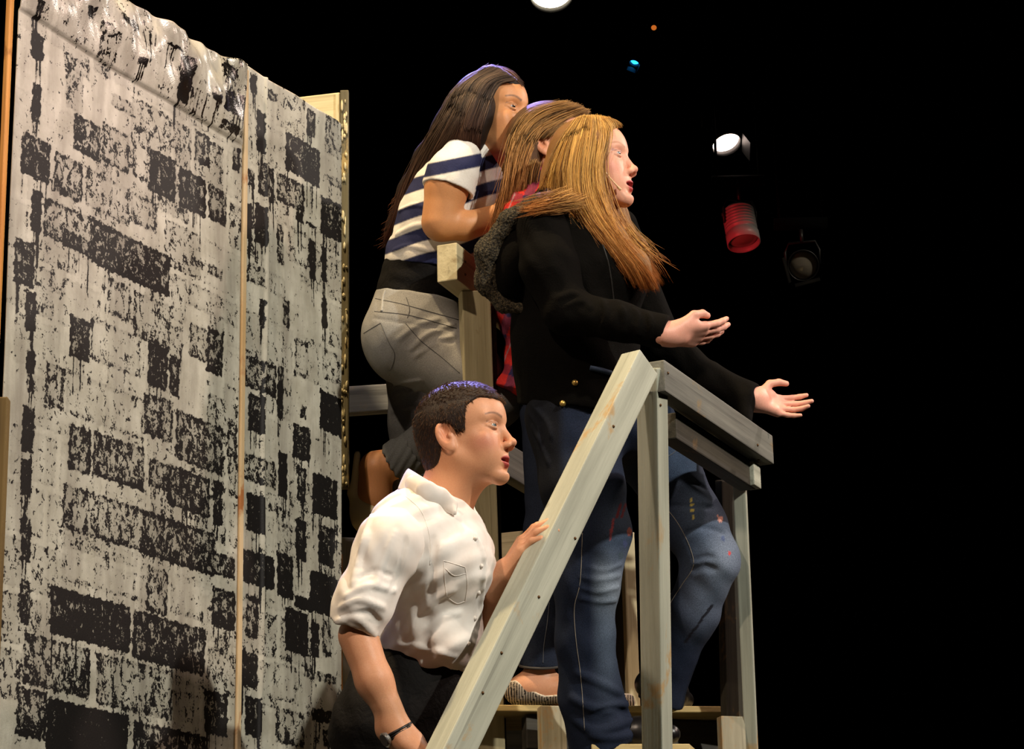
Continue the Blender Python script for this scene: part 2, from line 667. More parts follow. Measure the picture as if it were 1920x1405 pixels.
def head_sdf(X, Y, Z, o):
    """a head in centimetres: x to the face, y up, z to the near side; chin at -11.5, crown at 11.5"""
    zz = np.abs(Z)
    nose, full, open_ = o.get('nose', 1.0), o.get('full', 1.0), o.get('open', 0.45)
    d = _ell(X, Y, Z, (-0.4, 3.2, 0), (9.3, 8.3, 7.3))
    d = smin(d, _ell(X, Y, Z, (3.4, 3.4, 0), (6.2, 6.4, 6.2)), 2.0)                        # forehead
    d = smin(d, _ell(X, Y, Z, (3.2, -3.0, 0), (5.6, 6.6, 5.5 * full)), 1.6)                # face
    d = smin(d, _cone(X, Y, zz, (0.6, -5.6, 4.5 * full), (6.4, -9.6, 1.2), 1.25, 1.5), 1.8)   # jaw line
    d = smin(d, _ell(X, Y, Z, (7.35, -9.9, 0), (1.75, 1.6, 1.9)), 1.5)                     # chin
    d = smin(d, _cone(X, Y, zz, (8.3, 2.0, 0.7), (6.6, 2.1, 4.2), 0.85, 1.0), 1.2)         # brow
    d = smin(d, _ell(X, Y, zz, (5.5, -2.7, 3.6), (2.5, 2.4, 2.2 * full)), 2.0)             # cheek
    d = smin(d, _ell(X, Y, zz, (5.3, -5.8, 2.5), (2.9, 3.0, 2.3 * full)), 2.2)
    d = smin(d, _ell(X, Y, Z, (7.0, -6.4, 0), (2.25, 2.7, 2.5)), 1.4)                      # muzzle
    d = smax(d, -_ell(X, Y, zz, (9.5, 0.25, 3.2), (1.75, 1.25, 1.75)), 1.2)                # eye sockets
    e = EYE
    d = smin(d, np.sqrt((X - e[0]) ** 2 + (Y - e[1]) ** 2 + (zz - e[2]) ** 2) - e[3] * 0.93, 0.25)
    def arc(dy, r, out):
        best = None
        pts = [(8.0, 0.0, 1.85), (8.6 + out, dy * 0.85, 2.5), (8.55 + out, dy, 3.2), (8.05 + out, dy * 0.8, 4.0), (7.2, 0.05, 4.6)]
        for p, q in zip(pts[:-1], pts[1:]):
            c = _cone(X, Y, zz, p, q, r, r)
            best = c if best is None else np.minimum(best, c)
        return best
    d = smin(d, arc(0.74, 0.25, 0.10), 0.35)                                               # lids
    d = smin(d, arc(-0.5, 0.18, 0.0), 0.4)
    # nose
    d = smin(d, _cone(X, Y, Z, (8.3, 1.2, 0), (8.7 + 2.0 * nose, -3.1, 0), 0.72, 0.80), 0.9)
    d = smin(d, _ell(X, Y, Z, (8.9 + 2.0 * nose, -3.35, 0), (1.0, 0.85, 0.95)), 0.6)
    d = smin(d, _ell(X, Y, zz, (8.9 + 0.8 * nose, -3.95, 1.05), (1.15, 0.78, 0.62)), 0.5)
    d = smax(d, -_ell(X, Y, zz, (9.3 + 1.0 * nose, -4.72, 0.62), (0.75, 0.46, 0.36)), 0.25)
    # lips: two bows with the mouth opened between them
    my = -6.75
    mw = 2.45
    def bow(y0, y1, r0, r1, x0):
        c = None
        for t0, t1 in ((0, 0.4), (0.4, 0.75), (0.75, 1.0)):
            p = [(x0 - 2.3 * t * t, y0 + (y1 - y0) * t ** 1.6, mw * t) for t in (t0, t1)]
            q = _cone(X, Y, zz, p[0], p[1], r0 + (r1 - r0) * t0, r0 + (r1 - r0) * t1)
            c = q if c is None else np.minimum(c, q)
        return c
    d = smin(d, bow(my + 0.55, my, 0.56, 0.24, 9.15), 0.45)
    d = smin(d, bow(my - 0.75 - 0.6 * open_, my - 0.1, 0.62, 0.24, 8.85), 0.45)
    d = smax(d, -_ell(X, Y, Z, (8.6, my - 0.10 - 0.25 * open_, 0), (2.6, 0.10 + 0.62 * open_, 2.1)), 0.2)
    d = smax(d, -_ell(X, Y, Z, (9.9, -8.75, 0), (1.7, 0.45, 2.2)), 0.9)                    # fold above the chin
    d = smax(d, -_ell(X, Y, Z, (9.9, -5.3, 0), (1.0, 0.8, 0.3)), 0.4)                      # philtrum
    # ear
    for sgn in (1, -1):
        Zs = Z * sgn
        ex, ey = -1.3, -1.0
        xr = (X - ex) * 0.97 + (Y - ey) * 0.22
        yr = -(X - ex) * 0.22 + (Y - ey) * 0.97
        zr = Zs - 7.0 + (X - ex) * 0.42
        ear = _ell(xr, yr, zr, (0, 0, 0), (1.7, 3.0, 0.7))
        ear = smax(ear, -_ell(xr, yr, zr, (0.3, 0.35, 0.70), (1.15, 2.15, 0.85)), 0.22)
        ear = smin(ear, _cone(xr, yr, zr, (-0.55, 1.2, 0.15), (-0.3, -1.2, 0.1), 0.30, 0.28), 0.3)
        ear = smin(ear, _ell(xr, yr, zr, (1.0, -0.35, 0.2), (0.45, 0.6, 0.4)), 0.3)
        ear = smin(ear, _ell(xr, yr, zr, (0.35, -2.55, 0.1), (0.8, 0.85, 0.45)), 0.4)
        d = smin(d, ear, 0.4)
    return d

def head_prim(H, opt, k=0.012):
    s = H['s']
    def f(X, Y, Z):
        x, y, z = X - H['c'][0], Y - H['c'][1], Z - H['c'][2]
        R = H['R']
        lx = (x * R[0, 0] + y * R[1, 0] + z * R[2, 0]) / s
        ly = (x * R[0, 1] + y * R[1, 1] + z * R[2, 1]) / s
        lz = (x * R[0, 2] + y * R[1, 2] + z * R[2, 2]) / s
        return head_sdf(lx.astype(np.float32), ly.astype(np.float32), lz.astype(np.float32), opt) * s
    return Fn(f, H['c'] - 13.5 * s, H['c'] + 13.5 * s, k)

def gauss(v, c, r):
    return np.exp(-(((v - np.asarray(c)) / np.asarray(r)) ** 2).sum(1))

def face_colors(H, V, skin, lip, brow, flush=0.35, flushc=None, lid=None):
    q = head_local(H, V)
    q[:, 2] = np.abs(q[:, 2])
    c = np.tile(np.asarray(skin, float), (len(V), 1))
    def blend(w, col):
        nonlocal c
        w = np.clip(w, 0, 1)[:, None]
        c = c * (1 - w) + np.asarray(col) * w
    inside = (np.abs(q) < 14).all(1)
    w = gauss(q, (6.3, -3.6, 4.6), (2.6, 1.8, 3.0)) * flush
    blend(w * inside, flushc if flushc is not None else (skin[0], skin[1] * 0.55, skin[2] * 0.5))
    blend(gauss(q, (10.8, -3.4, 0), (1.5, 1.2, 1.4)) * flush * 0.7, (skin[0], skin[1] * 0.6, skin[2] * 0.55))
    blend(gauss(q, (-1.3, -0.6, 7.4), (1.5, 3.0, 1.6)) * 0.5, (skin[0] * 0.95, skin[1] * 0.55, skin[2] * 0.45))
    # lips
    my = -6.75
    line = q[:, 1] - (my - 0.1)
    hw = np.clip(1.0 - (q[:, 2] / 2.5) ** 2, 0, 1)
    up = np.clip(((1.05 * hw + 0.05) - line) * 4, 0, 1) * np.clip((line + 0.05) * 6, 0, 1)
    dn = np.clip((line + (1.65 * hw + 0.05)) * 4, 0, 1) * np.clip((0.1 - line) * 6, 0, 1)
    lipw = np.clip(up + dn, 0, 1) * (q[:, 2] < 2.6) * np.clip((q[:, 0] - 6.3) * 2, 0, 1)
    blend(lipw, lip)
    mouth = (q[:, 0] < 9.2 - 0.42 * q[:, 2] ** 2 - 0.45) * (q[:, 0] > 5.0) * (np.abs(line) < 0.45) * (q[:, 2] < 1.7)
    blend(mouth * 0.85, (0.05, 0.012, 0.01))
    # eyebrow and lash line
    t = np.clip((q[:, 2] - 1.6) / 3.6, 0, 1)
    by = 2.15 + 0.75 * np.sin(t * 2.4) - 0.35 * t
    w = np.clip(1 - np.abs(q[:, 1] - by) / (0.55 - 0.3 * t), 0, 1) * (q[:, 2] > 1.3) * (q[:, 2] < 5.4) * (q[:, 0] > 4.5)
    blend(w * 0.85, brow)
    # upper lid and lash line
    w = np.exp(-((q[:, 1] - 0.78) / 0.28) ** 2) * (q[:, 2] > 1.7) * (q[:, 2] < 4.9) * (q[:, 0] > 6.6)
    blend(w * 0.75, lid if lid is not None else tuple(x * 0.35 for x in skin))
    w = np.exp(-((q[:, 1] + 0.45) / 0.2) ** 2) * (q[:, 2] > 2.0) * (q[:, 2] < 4.7) * (q[:, 0] > 7.0)
    blend(w * 0.35, tuple(x * 0.4 for x in skin))
    return c

def eye_objs(H, parent, iris, look=(1, 0, 0)):
    """both eyeballs with white, iris and pupil; children of the person"""
    out = []
    for sg in (1, -1):
        bm = bmesh.new()
        bmesh.ops.create_uvsphere(bm, u_segments=32, v_segments=24, radius=1.0)
        me = bpy.data.meshes.new('eye')
        bm.to_mesh(me)
        bm.free()
        n = len(me.vertices)
        co = np.zeros(n * 3, np.float32)
        me.vertices.foreach_get('co', co)
        co = co.reshape(-1, 3)
        lk = unit(look)
        a = np.degrees(np.arccos(np.clip(co @ lk, -1, 1)))
        col = np.tile([0.42, 0.38, 0.36], (n, 1))
        col[a < 33] = iris
        col[a < 15] = (0.004, 0.004, 0.004)
        w = co * EYE[3] * H['s']
        W = to_world(H['c'] + (np.array([EYE[0], EYE[1], EYE[2] * sg]) * H['s']) @ H['R'].T + w @ H['R'].T) - origin_of(parent)
        polys = [np.array([list(p.vertices) for p in me.polygons if len(p.vertices) == k]) for k in (3, 4)]
        m2 = mesh_np('eye', W, polys, True, col)
        out.append(link('eye', m2, MAT['eye'], parent))
    return out

def hand_prims(wrist, f, n, thumb, s=1.0, curl=(10, 12, 14, 16), spread=4.0, tcurl=25, tout=40, droop=(0, 0, 0, 0), k=0.006):
    """five-fingered hand: f points along the fingers, n out of the palm, thumb +1/-1 picks its side"""
    f = unit(f)
    n = unit(np.asarray(n, float) - f * np.dot(f, n))
    l = np.cross(f, n) * thumb                 # towards the thumb
    w = np.asarray(wrist, float)
    def p(a, b, c=0.0):
        return w + (f * a + l * b + n * c) * s
    out = [Cone(p(-0.03, 0), p(0.022, 0), 0.027 * s, 0.029 * s, 0.02)]
    kn = [(0.090, 0.031), (0.094, 0.011), (0.088, -0.010), (0.078, -0.029)]
    lens = [(0.040, 0.024, 0.021), (0.045, 0.028, 0.022), (0.041, 0.026, 0.022), (0.032, 0.020, 0.019)]
    rad = [0.0098, 0.0100, 0.0094, 0.0084]
    for (a, b) in kn:
        out.append(Cone(p(0.012, b * 0.62), p(a, b, -0.002), 0.0155 * s, 0.0125 * s, 0.012 * s))
    out.append(Cone(p(0.02, 0.024, 0.006), p(0.058, 0.034, 0.006), 0.017 * s, 0.013 * s, 0.014 * s))     # ball of the thumb
    out.append(Cone(p(0.02, -0.022, 0.006), p(0.062, -0.026, 0.005), 0.014 * s, 0.012 * s, 0.012 * s))
    for i in range(4):
        a, b = kn[i]
        base = p(a, b, -0.001)
        ang = math.radians(curl[i] * 0.55 + droop[i])
        sp = math.radians((1.5 - i) * spread)
        pos = base
        r = rad[i] * s
        for j in range(3):
            dirv = f * math.cos(ang) * math.cos(sp) + l * math.sin(sp) + n * math.sin(ang)
            q = pos + unit(dirv) * lens[i][j] * s
            out.append(Cone(pos, q, r, r * (0.93 if j < 2 else 0.80), 0.004 * s))
            pos = q
            r *= 0.93
            ang += math.radians(curl[i])
    tb = p(0.026, 0.030, 0.008)
    a1, a2 = math.radians(tout), math.radians(tout - tcurl)
    t1 = tb + unit(f * math.cos(a1) + l * math.sin(a1) + n * 0.35) * 0.040 * s
    t2 = t1 + unit(f * math.cos(a2) + l * math.sin(a2) + n * 0.20) * 0.032 * s
    a3 = a2 - math.radians(tcurl * 0.6)
    t3 = t2 + unit(f * math.cos(a3) + l * math.sin(a3) + n * 0.12) * 0.024 * s
    out += [Cone(tb, t1, 0.0150 * s, 0.0120 * s, 0.010 * s), Cone(t1, t2, 0.0120 * s, 0.0108 * s, 0.004 * s),
            Cone(t2, t3, 0.0110 * s, 0.0088 * s, 0.004 * s)]
    return out

MAT = {}
MAT['eye'] = vcol_mat('eye_surface', 0.08, 0.6)
MAT['skin'] = vcol_mat('skin', 0.48, 0.35, fine=420, fine_amt=0.10, bump_amt=0.06, sss=0.08)
# ================================================================== the stage itself
m_black = plain('black_drape', (0.0015, 0.0015, 0.0016), 0.95, 0.05)
m_floor = plain('black_stage_paint', (0.004, 0.004, 0.004), 0.7, 0.2)

def slab(name, lo, hi, mat, kind='structure', parent=None, bevel=0.0):
    bm = bmesh.new()
    bmesh.ops.create_cube(bm, size=1.0)
    lo, hi = np.array(lo, float), np.array(hi, float)
    for v in bm.verts:
        v.co = Vector(((lo + hi) / 2 + np.array(v.co) * (hi - lo)) - origin_of(parent))
    if bevel:
        bmesh.ops.bevel(bm, geom=list(bm.edges), offset=bevel, segments=2, affect='EDGES')
    o = bm_obj(name, bm, mat, parent)
    if kind:
        o['kind'] = kind
    return o

slab('floor', (-6, -3, -0.06), (7, 13, 0), m_floor)
slab('ceiling', (-6, -3, 7.4), (7, 13, 7.5), m_black)

def drape_wall(name, a, b, z0, z1, folds):
    """a black stage curtain hung in soft folds"""
    a, b = np.array(a, float), np.array(b, float)
    n = int(folds * 12)
    t = np.linspace(0, 1, n)
    d = unit(np.append(b - a, 0))
    nn = np.array([-d[1], d[0], 0])
    off = 0.06 * np.sin(t * folds * 2 * PI) + 0.02 * np.sin(t * folds * 5.1)
    V = []
    for z in (z0, z1):
        for th in (0, 0.02):
            V.append(np.stack([a[0] + (b[0] - a[0]) * t, a[1] + (b[1] - a[1]) * t, np.full(n, z)], 1) + nn * (off[:, None] + th))
    V = np.concatenate(V)
    i = np.arange(n - 1)
    q = lambda A, B: np.stack([A * n + i, A * n + i + 1, B * n + i + 1, B * n + i], 1)
    o = link(name, mesh_np(name, V, np.concatenate([q(0, 2), q(3, 1), q(2, 3), q(1, 0)]), True), m_black)
    o['kind'] = 'structure'
drape_wall('wall_back', (-5.9, 12.8), (6.9, 12.8), 0.0, 7.4, 40)
drape_wall('wall_left', (-5.8, -2.9), (-5.8, 12.7), 0.0, 7.4, 40)
drape_wall('wall_right', (6.8, 12.7), (6.8, -2.9), 0.0, 7.4, 40)

# ================================================================== painted flats on the left
DIRF = unit([0.47, 0.88, 0])
A0 = P(-10, 700, 4.97)
A0[2] = 0
NRM = unit([0.88, -0.47, 0])                # the painted side
def flat_s(px, py):
    q = on_plane(px, py, A0, NRM)
    return float(np.dot(q - A0, DIRF)), float(q[2])
S_L, S_H, S_R = 0.0, flat_s(443, 700)[0], flat_s(632, 700)[0]
Z_TOP = flat_s(440, 128)[1]
Z_TOP2 = flat_s(560, 190)[1]

BR1 = """49 59 70 121 .9;51 157 64 236 .8;111 95 160 154 .42;128 213 178 309 .6;183 229 234 331 .45;33 247 82 349 .75;92 285 142 386 .55
151 314 234 429 .4;273 278 319 383 .8;242 262 270 347 .35;327 313 377 413 .75;383 344 417 429 .6;237 360 285 442 .4;255 187 301 272 .4
308 226 331 288 .35;357 242 385 319 .65;203 174 244 223 .4;398 167 439 229 .8;399 223 442 265 .5;429 275 442 327 .6;52 354 67 442 .85
165 413 307 560 .72;75 370 162 485 .5;108 430 163 487 .7;20 445 53 545 .75;141 3 157 36 .6;167 33 190 72 .5;197 16 236 56 .5;242 52 281 72 .75
239 102 252 124 .95;285 72 314 95 .8;314 98 334 196 .9;334 160 370 183 .8;373 173 390 196 .85;334 124 386 144 .6;396 115 417 157 .7;49 0 62 13 .7
38 546 55 628 .85;89 471 113 560 .28;198 522 236 607 .4;244 546 309 659 .45;123 590 159 684 .78;164 594 255 713 .32;270 642 304 737 .78;309 666 326 748 .66
345 480 371 510 .5;380 495 408 529 .5;342 529 436 618 .27;379 614 408 710 .65;345 607 378 684 .45;38 657 53 707 .9;42 706 50 741 .7;75 679 109 773 .5
116 693 258 830 .30;261 737 290 826 .55;290 745 314 836 .5;321 768 410 895 .62;32 761 51 854 .88;55 775 115 864 .14;121 795 160 895 .62;166 809 258 925 .6
268 860 304 925 .6;304 870 385 975 .7;393 900 408 990 .8;31 860 48 935 .88;420 792 436 864 .5;111 907 257 1038 .48;259 957 392 1083 .66;97 993 266 1134 .22
266 1062 304 1159 .5;311 1072 390 1173 .25;86 1098 234 1227 .86;241 1144 376 1270 .74;31 968 47 1058 .7;27 1087 43 1177 .6;32 1187 158 1313 .55
173 1225 311 1353 .48;392 1036 431 1090 .6;390 1101 431 1187 .72;395 1195 419 1230 .4;22 1288 74 1392 .6;77 1310 228 1440 1.0;241 1353 376 1457 .7
376 1294 419 1385 .78;324 1274 356 1360 .25;412 720 432 800 .3;300 590 340 640 .2;60 560 88 650 .15"""
def c4(a): return [tuple([400 + r[0] / 2.703, 100 + r[1] / 2.703, 400 + r[2] / 2.703, 100 + r[3] / 2.703, r[4]]) for r in a]
def c5(a): return [tuple([400 + r[0] / 1.745, 600 + r[1] / 1.745, 400 + r[2] / 1.745, 600 + r[3] / 1.745, r[4]]) for r in a]
BR2 = c4([(165, 100, 200, 215, .8), (200, 285, 240, 520, .92), (150, 590, 180, 690, .7), (200, 540, 245, 740, .62), (250, 570, 290, 770, .7),
          (350, 400, 520, 690, .84), (305, 600, 440, 820, .62), (450, 280, 495, 440, .72), (530, 725, 640, 975, .76), (180, 760, 240, 990, .88),
          (140, 760, 165, 960, .8), (300, 860, 335, 1085, .5), (360, 870, 465, 1110, .3), (465, 940, 500, 1155, .9), (535, 980, 560, 1170, .76),
          (560, 620, 620, 700, .4), (570, 400, 640, 530, .35), (530, 1240, 560, 1400, .8), (205, 1250, 230, 1400, .7), (260, 1110, 340, 1260, .22),
          (480, 1190, 590, 1240, .35), (145, 1060, 230, 1200, .42), (260, 180, 310, 260, .55), (450, 850, 510, 900, .85), (400, 800, 435, 870, .7),
          (330, 1250, 360, 1400, .6), (380, 1260, 460, 1330, .2)]) + c5(
         [(85, 110, 190, 260, .6), (195, 150, 215, 330, .8), (105, 240, 150, 380, .8), (250, 340, 300, 470, .85), (330, 230, 405, 390, .97),
          (270, 280, 285, 330, .6), (80, 430, 190, 560, .5), (200, 430, 230, 590, .97), (95, 565, 150, 710, .97), (310, 500, 390, 660, .92),
          (265, 480, 290, 600, .7), (190, 610, 240, 690, .4), (260, 650, 292, 795, .92), (330, 670, 382, 815, .8), (80, 750, 180, 890, .85),
          (190, 760, 245, 920, .87), (305, 820, 392, 980, 1.0), (250, 900, 310, 960, .92), (90, 900, 130, 1050, .6), (215, 940, 295, 1105, 1.0),
          (305, 990, 330, 1110, .85), (340, 980, 370, 1110, .5), (70, 1080, 130, 1210, .85), (180, 1120, 250, 1260, .3), (280, 1140, 385, 1200, .4),
          (90, 1230, 140, 1370, .85), (65, 1240, 75, 1400, .8), (190, 1270, 280, 1405, .5), (305, 1270, 380, 1330, .8), (340, 1340, 380, 1405, .7),
          (340, 90, 400, 220, .35), (250, 60, 290, 200, .4)])
BR1 = [tuple(float(x) for x in r.split()) for l in BR1.split('\n') for r in l.split(';')]  # one faint stamp of the wide flat is a grey shadow painted in

def paint_mask(S, Z, bricks):
    """how densely black stamping paint, and one painted shadow, covers each point of a flat (0..1); stamps are heavier along their rims"""
    m = 0.11 + 0.09 * np.sin(S * 23 + 2 * np.sin(Z * 17)) * np.sin(Z * 19 + 1.5 * np.sin(S * 31))
    wob = 0.0016 * np.sin(S * 161 + 2.1 * np.sin(Z * 147)) + 0.0014 * np.sin(S * 340 + Z * 290)
    wob2 = 0.0016 * np.sin(Z * 157 + 1.7 * np.sin(S * 153)) + 0.0014 * np.sin(Z * 331 - S * 277)
    for k, (x0, y0, x1, y1, w) in enumerate(bricks):
        s0, za = flat_s(x0, y0)
        s1, zb = flat_s(x1, y1)
        s0, s1 = min(s0, s1), max(s0, s1)
        ss, z_ = S + wob2, Z + wob
        e = np.minimum(np.minimum(ss - s0, s1 - ss), np.minimum(za - z_, z_ - zb))
        ins = np.clip(e / 0.0035 + 0.5, 0, 1)
        rim = np.clip(1 - e / 0.014, 0, 1)
        low = np.clip((za - z_) / max(za - zb, 1e-3), 0, 1)
        v = w * (0.76 + 0.16 * low) + 0.26 * rim * (w > 0.2)
        m = np.maximum(m, ins * np.clip(v, 0, 1))
        if w > 0.68:                                   # runs of wet paint under the heavy stamps
            r = random.Random(k)
            for _ in range(5):
                sx = r.uniform(s0 + 0.004, max(s1 - 0.004, s0 + 0.005))
                ln = r.uniform(0.02, 0.09)
                q = np.clip(1.2 - np.abs(S - sx) / 0.0022, 0, 1) * np.clip((zb - Z + 0.012) / 0.012, 0, 1) * np.clip((Z - (zb - ln)) / 0.01, 0, 1)
                m = np.maximum(m, q * 0.9)
    # faint, almost dry stamps fill the courses between
    r = random.Random(len(bricks))
    zc = [flat_s(100, y)[1] for y in np.arange(-110, 1500, 103.5)]
    for row, (zt, zn) in enumerate(zip(zc[:-1], zc[1:])):
        s_ = S.min() - r.random() * 0.15
        while s_ < S.max():
            wd = r.choice((0.075, 0.13, 0.15, 0.16))
            w = r.choice((0.18, 0.24, 0.30, 0.36, 0.0))
            e = np.minimum(np.minimum(S + wob2 - s_ - 0.007, s_ + wd - 0.007 - S - wob2), np.minimum(zt - 0.006 - Z - wob, Z + wob - zn - 0.006))
            q = np.clip(e / 0.0035 + 0.5, 0, 1) * (w + 0.16 * np.clip(1 - e / 0.008, 0, 1) * (w > 0))
            m = np.where(m < 0.23, np.maximum(m, q), m)
            s_ += wd
    return np.clip(m, 0, 1)

def flat_material(name='brick_stamped_canvas'):
    m, nt, b = new_mat(name)
    att = N(nt, 'ShaderNodeAttribute', attribute_name='paint')
    gl = N(nt, 'ShaderNodeAttribute', attribute_name='gloss')
    v = obj_coords(nt)
    vs = obj_coords(nt, (1, 1, 0.72))
    n1 = noise(nt, 62, 3, 0.62, vs, 0.7)
    n2 = noise(nt, 210, 3, 0.6, v)
    n3 = noise(nt, 14, 4, 0.6, v)
    n4 = noise(nt, 5, 4, 0.6, obj_coords(nt, (3, 3, 0.5)))
    mx = N(nt, 'ShaderNodeMath', operation='MULTIPLY_ADD')
    L(nt, n2, mx.inputs[0])
    mx.inputs[1].default_value = 0.42
    mx2 = N(nt, 'ShaderNodeMath', operation='MULTIPLY_ADD')
    L(nt, n1, mx2.inputs[0])
    mx2.inputs[1].default_value = 0.75
    mx2.inputs[2].default_value = -0.085
    L(nt, mx2.outputs[0], mx.inputs[2])
    th = ramp(nt, mx.outputs[0], 0.30, 0.72)             # about 0..1, even
    sub = N(nt, 'ShaderNodeMath', operation='SUBTRACT')
    L(nt, att.outputs['Fac'], sub.inputs[0])
    L(nt, th, sub.inputs[1])
    dark = ramp(nt, sub.outputs[0], -0.05, 0.05, True)
    base = mix_rgb(nt, ramp(nt, n3, 0.3, 0.75), srgb(170, 166, 150), srgb(208, 205, 190))
    base = mix_rgb(nt, ramp(nt, n4, 0.45, 0.75), base, srgb(142, 136, 124))
    base = mix_rgb(nt, ramp(nt, att.outputs['Fac'], 0.12, 1.0), base, srgb(104, 100, 90))
    # a few specks of rust-coloured paint
    n5 = noise(nt, 9, 3, 0.6, v)
    base = mix_rgb(nt, ramp(nt, n5, 0.74, 0.80), base, srgb(150, 110, 84))
    c = mix_rgb(nt, dark, base, srgb(17, 14, 13))
    L(nt, c, b.inputs['Base Color'])
    r = N(nt, 'ShaderNodeMapRange')
    L(nt, gl.outputs['Fac'], r.inputs['Value'])
    r.inputs['To Min'].default_value = 0.62
    r.inputs['To Max'].default_value = 0.20
    L(nt, r.outputs['Result'], b.inputs['Roughness'])
    b.inputs['Specular IOR Level'].default_value = 0.3
    h = mix_rgb(nt, 0.5, noise(nt, 300, 2, 0.5, v), n3)
    bump(nt, b, h, 0.22, 0.004)
    return m

m_canvas = flat_material()
m_pine = painted_timber('bare_pine', srgb(226, 168, 92), srgb(196, 130, 62), srgb(150, 98, 50), 0.4)
m_greyboard = painted_timber('grey_washed_board', srgb(178, 172, 148), srgb(140, 134, 112), srgb(168, 132, 84), 0.5)
m_dirty = painted_timber('stained_edge_board', srgb(120, 112, 84), srgb(70, 64, 44), srgb(176, 152, 100), 0.6)

def flat_canvas(name, s0, s1, z0, z1, bricks, parent, step=0.0035, waves=None):
    ns = int((s1 - s0) / step) + 1
    zz = np.concatenate([[z0], np.linspace(max(z0, 0.95), z1, int((z1 - 0.95) / step))])
    s = np.linspace(s0, s1, ns)
    S, Z = np.meshgrid(s, zz)
    m = paint_mask(S, Z, bricks)
    off = np.zeros_like(S)
    gl = np.zeros_like(S)
    if waves is not None:
        off, gl = waves(S, Z)
    Pn = A0[None, None] + S[..., None] * DIRF + NRM * off[..., None]
    Pn[..., 2] = Z if waves is not top_sheet else Z - 0.022 * np.sin(np.clip((S - S_L) / (S_H - S_L), 0, 1) * PI) * np.clip((Z - Z_TOP + 0.25) / 0.25, 0, 1)
    V = Pn.reshape(-1, 3)
    n, k = len(zz), ns
    i = (np.arange(n - 1)[:, None] * k + np.arange(k - 1)[None]).ravel()
    Q = np.stack([i, i + 1, i + k + 1, i + k], 1)
    me = mesh_np(name, V - origin_of(parent), Q, True)
    for nm, a in (('paint', m), ('gloss', gl)):
        at = me.attributes.new(nm, 'FLOAT', 'POINT')
        at.data.foreach_set('value', a.ravel().astype(np.float32))
    o = link(name, me, m_canvas, parent)
    sm = o.modifiers.new('cloth thickness', 'SOLIDIFY')
    sm.thickness = 0.002
    sm.offset = 0
    return o

Z_CR0, Z_CR1 = flat_s(80, 52)[1], flat_s(330, 205)[1]
def top_sheet(S, Z):
    """the upper part carries a loose glossy sheet that bellies out above its lower hem"""
    t = (S - S_L) / (S_H - S_L)
    hem = Z_CR0 + (Z_CR1 - Z_CR0) * np.clip(t / 0.62, 0, 1.6)
    h = Z - hem
    on = np.clip(h / 0.006, 0, 1)
    k = np.clip(h / 0.22, 0, 1)
    belly = 0.008 + 0.020 * np.sin(np.clip(h / 0.26, 0, 1) * PI) + 0.010 * np.sin(S * 21 + Z * 26 + 1.0) * k + 0.006 * np.sin(S * 47 - Z * 31) * k + 0.004 * np.sin(S * 90 + Z * 60) * k
    soft = 0.002 * np.sin(S * 14 + 1.3 * np.sin(Z * 5)) + 0.0015 * np.sin(Z * 11 + S * 5)
    edge = np.clip((S - S_L) / 0.03, 0, 1) * np.clip((S_H - S) / 0.03, 0, 1)
    dip = 0.0
    return 0.012 + (on * belly * 1.0 + soft) * edge, on

def panel2(S, Z):
    soft = 0.003 * np.sin(Z * 8 + S * 9) + 0.002 * np.sin(S * 33 + Z * 4)
    cr = 0.006 * np.exp(-((S - (S_H + 0.095)) / 0.006) ** 2)
    edge = np.clip((S - S_H) / 0.03, 0, 1) * np.clip((S_R - S) / 0.03, 0, 1)
    return 0.012 + (soft + cr) * edge, np.zeros_like(S)

def on_flat(s, z, off=0.0):
    q = A0 + DIRF * s + NRM * off
    return np.array([q[0], q[1], z])

fa = thing('painted_flat', 'wide canvas flat stamped with black brick pattern, glossy sheet along its top, at far left', 'stage flat', on_flat((S_L + S_H) / 2, 0))
flat_canvas('canvas', S_L + 0.012, S_H - 0.006, 0.0, Z_TOP, BR1, fa, waves=top_sheet)
beam('stile', on_flat(S_L + 0.004, 0.0, -0.004), on_flat(S_L + 0.004, Z_TOP, -0.004), 0.014, 0.012, m_pine, fa, up=NRM)
beam('stile', on_flat(S_H - 0.012, 0.0, -0.010), on_flat(S_H - 0.012, Z_TOP, -0.010), 0.022, 0.028, m_pine, fa, up=NRM)
for z in (0.03, 1.2, Z_TOP - 0.03):
    beam('rail', on_flat(S_L + 0.017, z, -0.012), on_flat(S_H - 0.026, z, -0.012), 0.022, 0.045, m_greyboard, fa)

fb = thing('painted_flat', 'narrow canvas flat with dripping black brick stamps, beside the dark-haired performer', 'stage flat', on_flat((S_H + S_R) / 2, 0))
fb['label'] = 'narrow canvas flat with dripping black brick stamps, behind the performer in the white shirt'
flat_canvas('canvas', S_H + 0.012, S_R, 0.0, Z_TOP2, BR2, fb, waves=panel2)
m_edge = painted_timber('worn_cream_edge', srgb(216, 196, 160), srgb(194, 160, 112), srgb(170, 108, 60), 0.7)
beam('hinge_strip', on_flat(S_H + 0.004, 0.0, 0.010), on_flat(S_H + 0.004, Z_TOP + 0.004, 0.010), 0.016, 0.016, m_edge, fb, up=NRM)
beam('stile', on_flat(S_R - 0.02, 0.0, -0.012), on_flat(S_R - 0.02, Z_TOP2 - 0.01, -0.012), 0.040, 0.022, m_greyboard, fb, up=NRM)
for z in (0.03, 1.2, Z_TOP2 - 0.03):
    beam('rail', on_flat(S_H + 0.014, z, -0.012), on_flat(S_R - 0.042, z, -0.012), 0.022, 0.045, m_greyboard, fb)

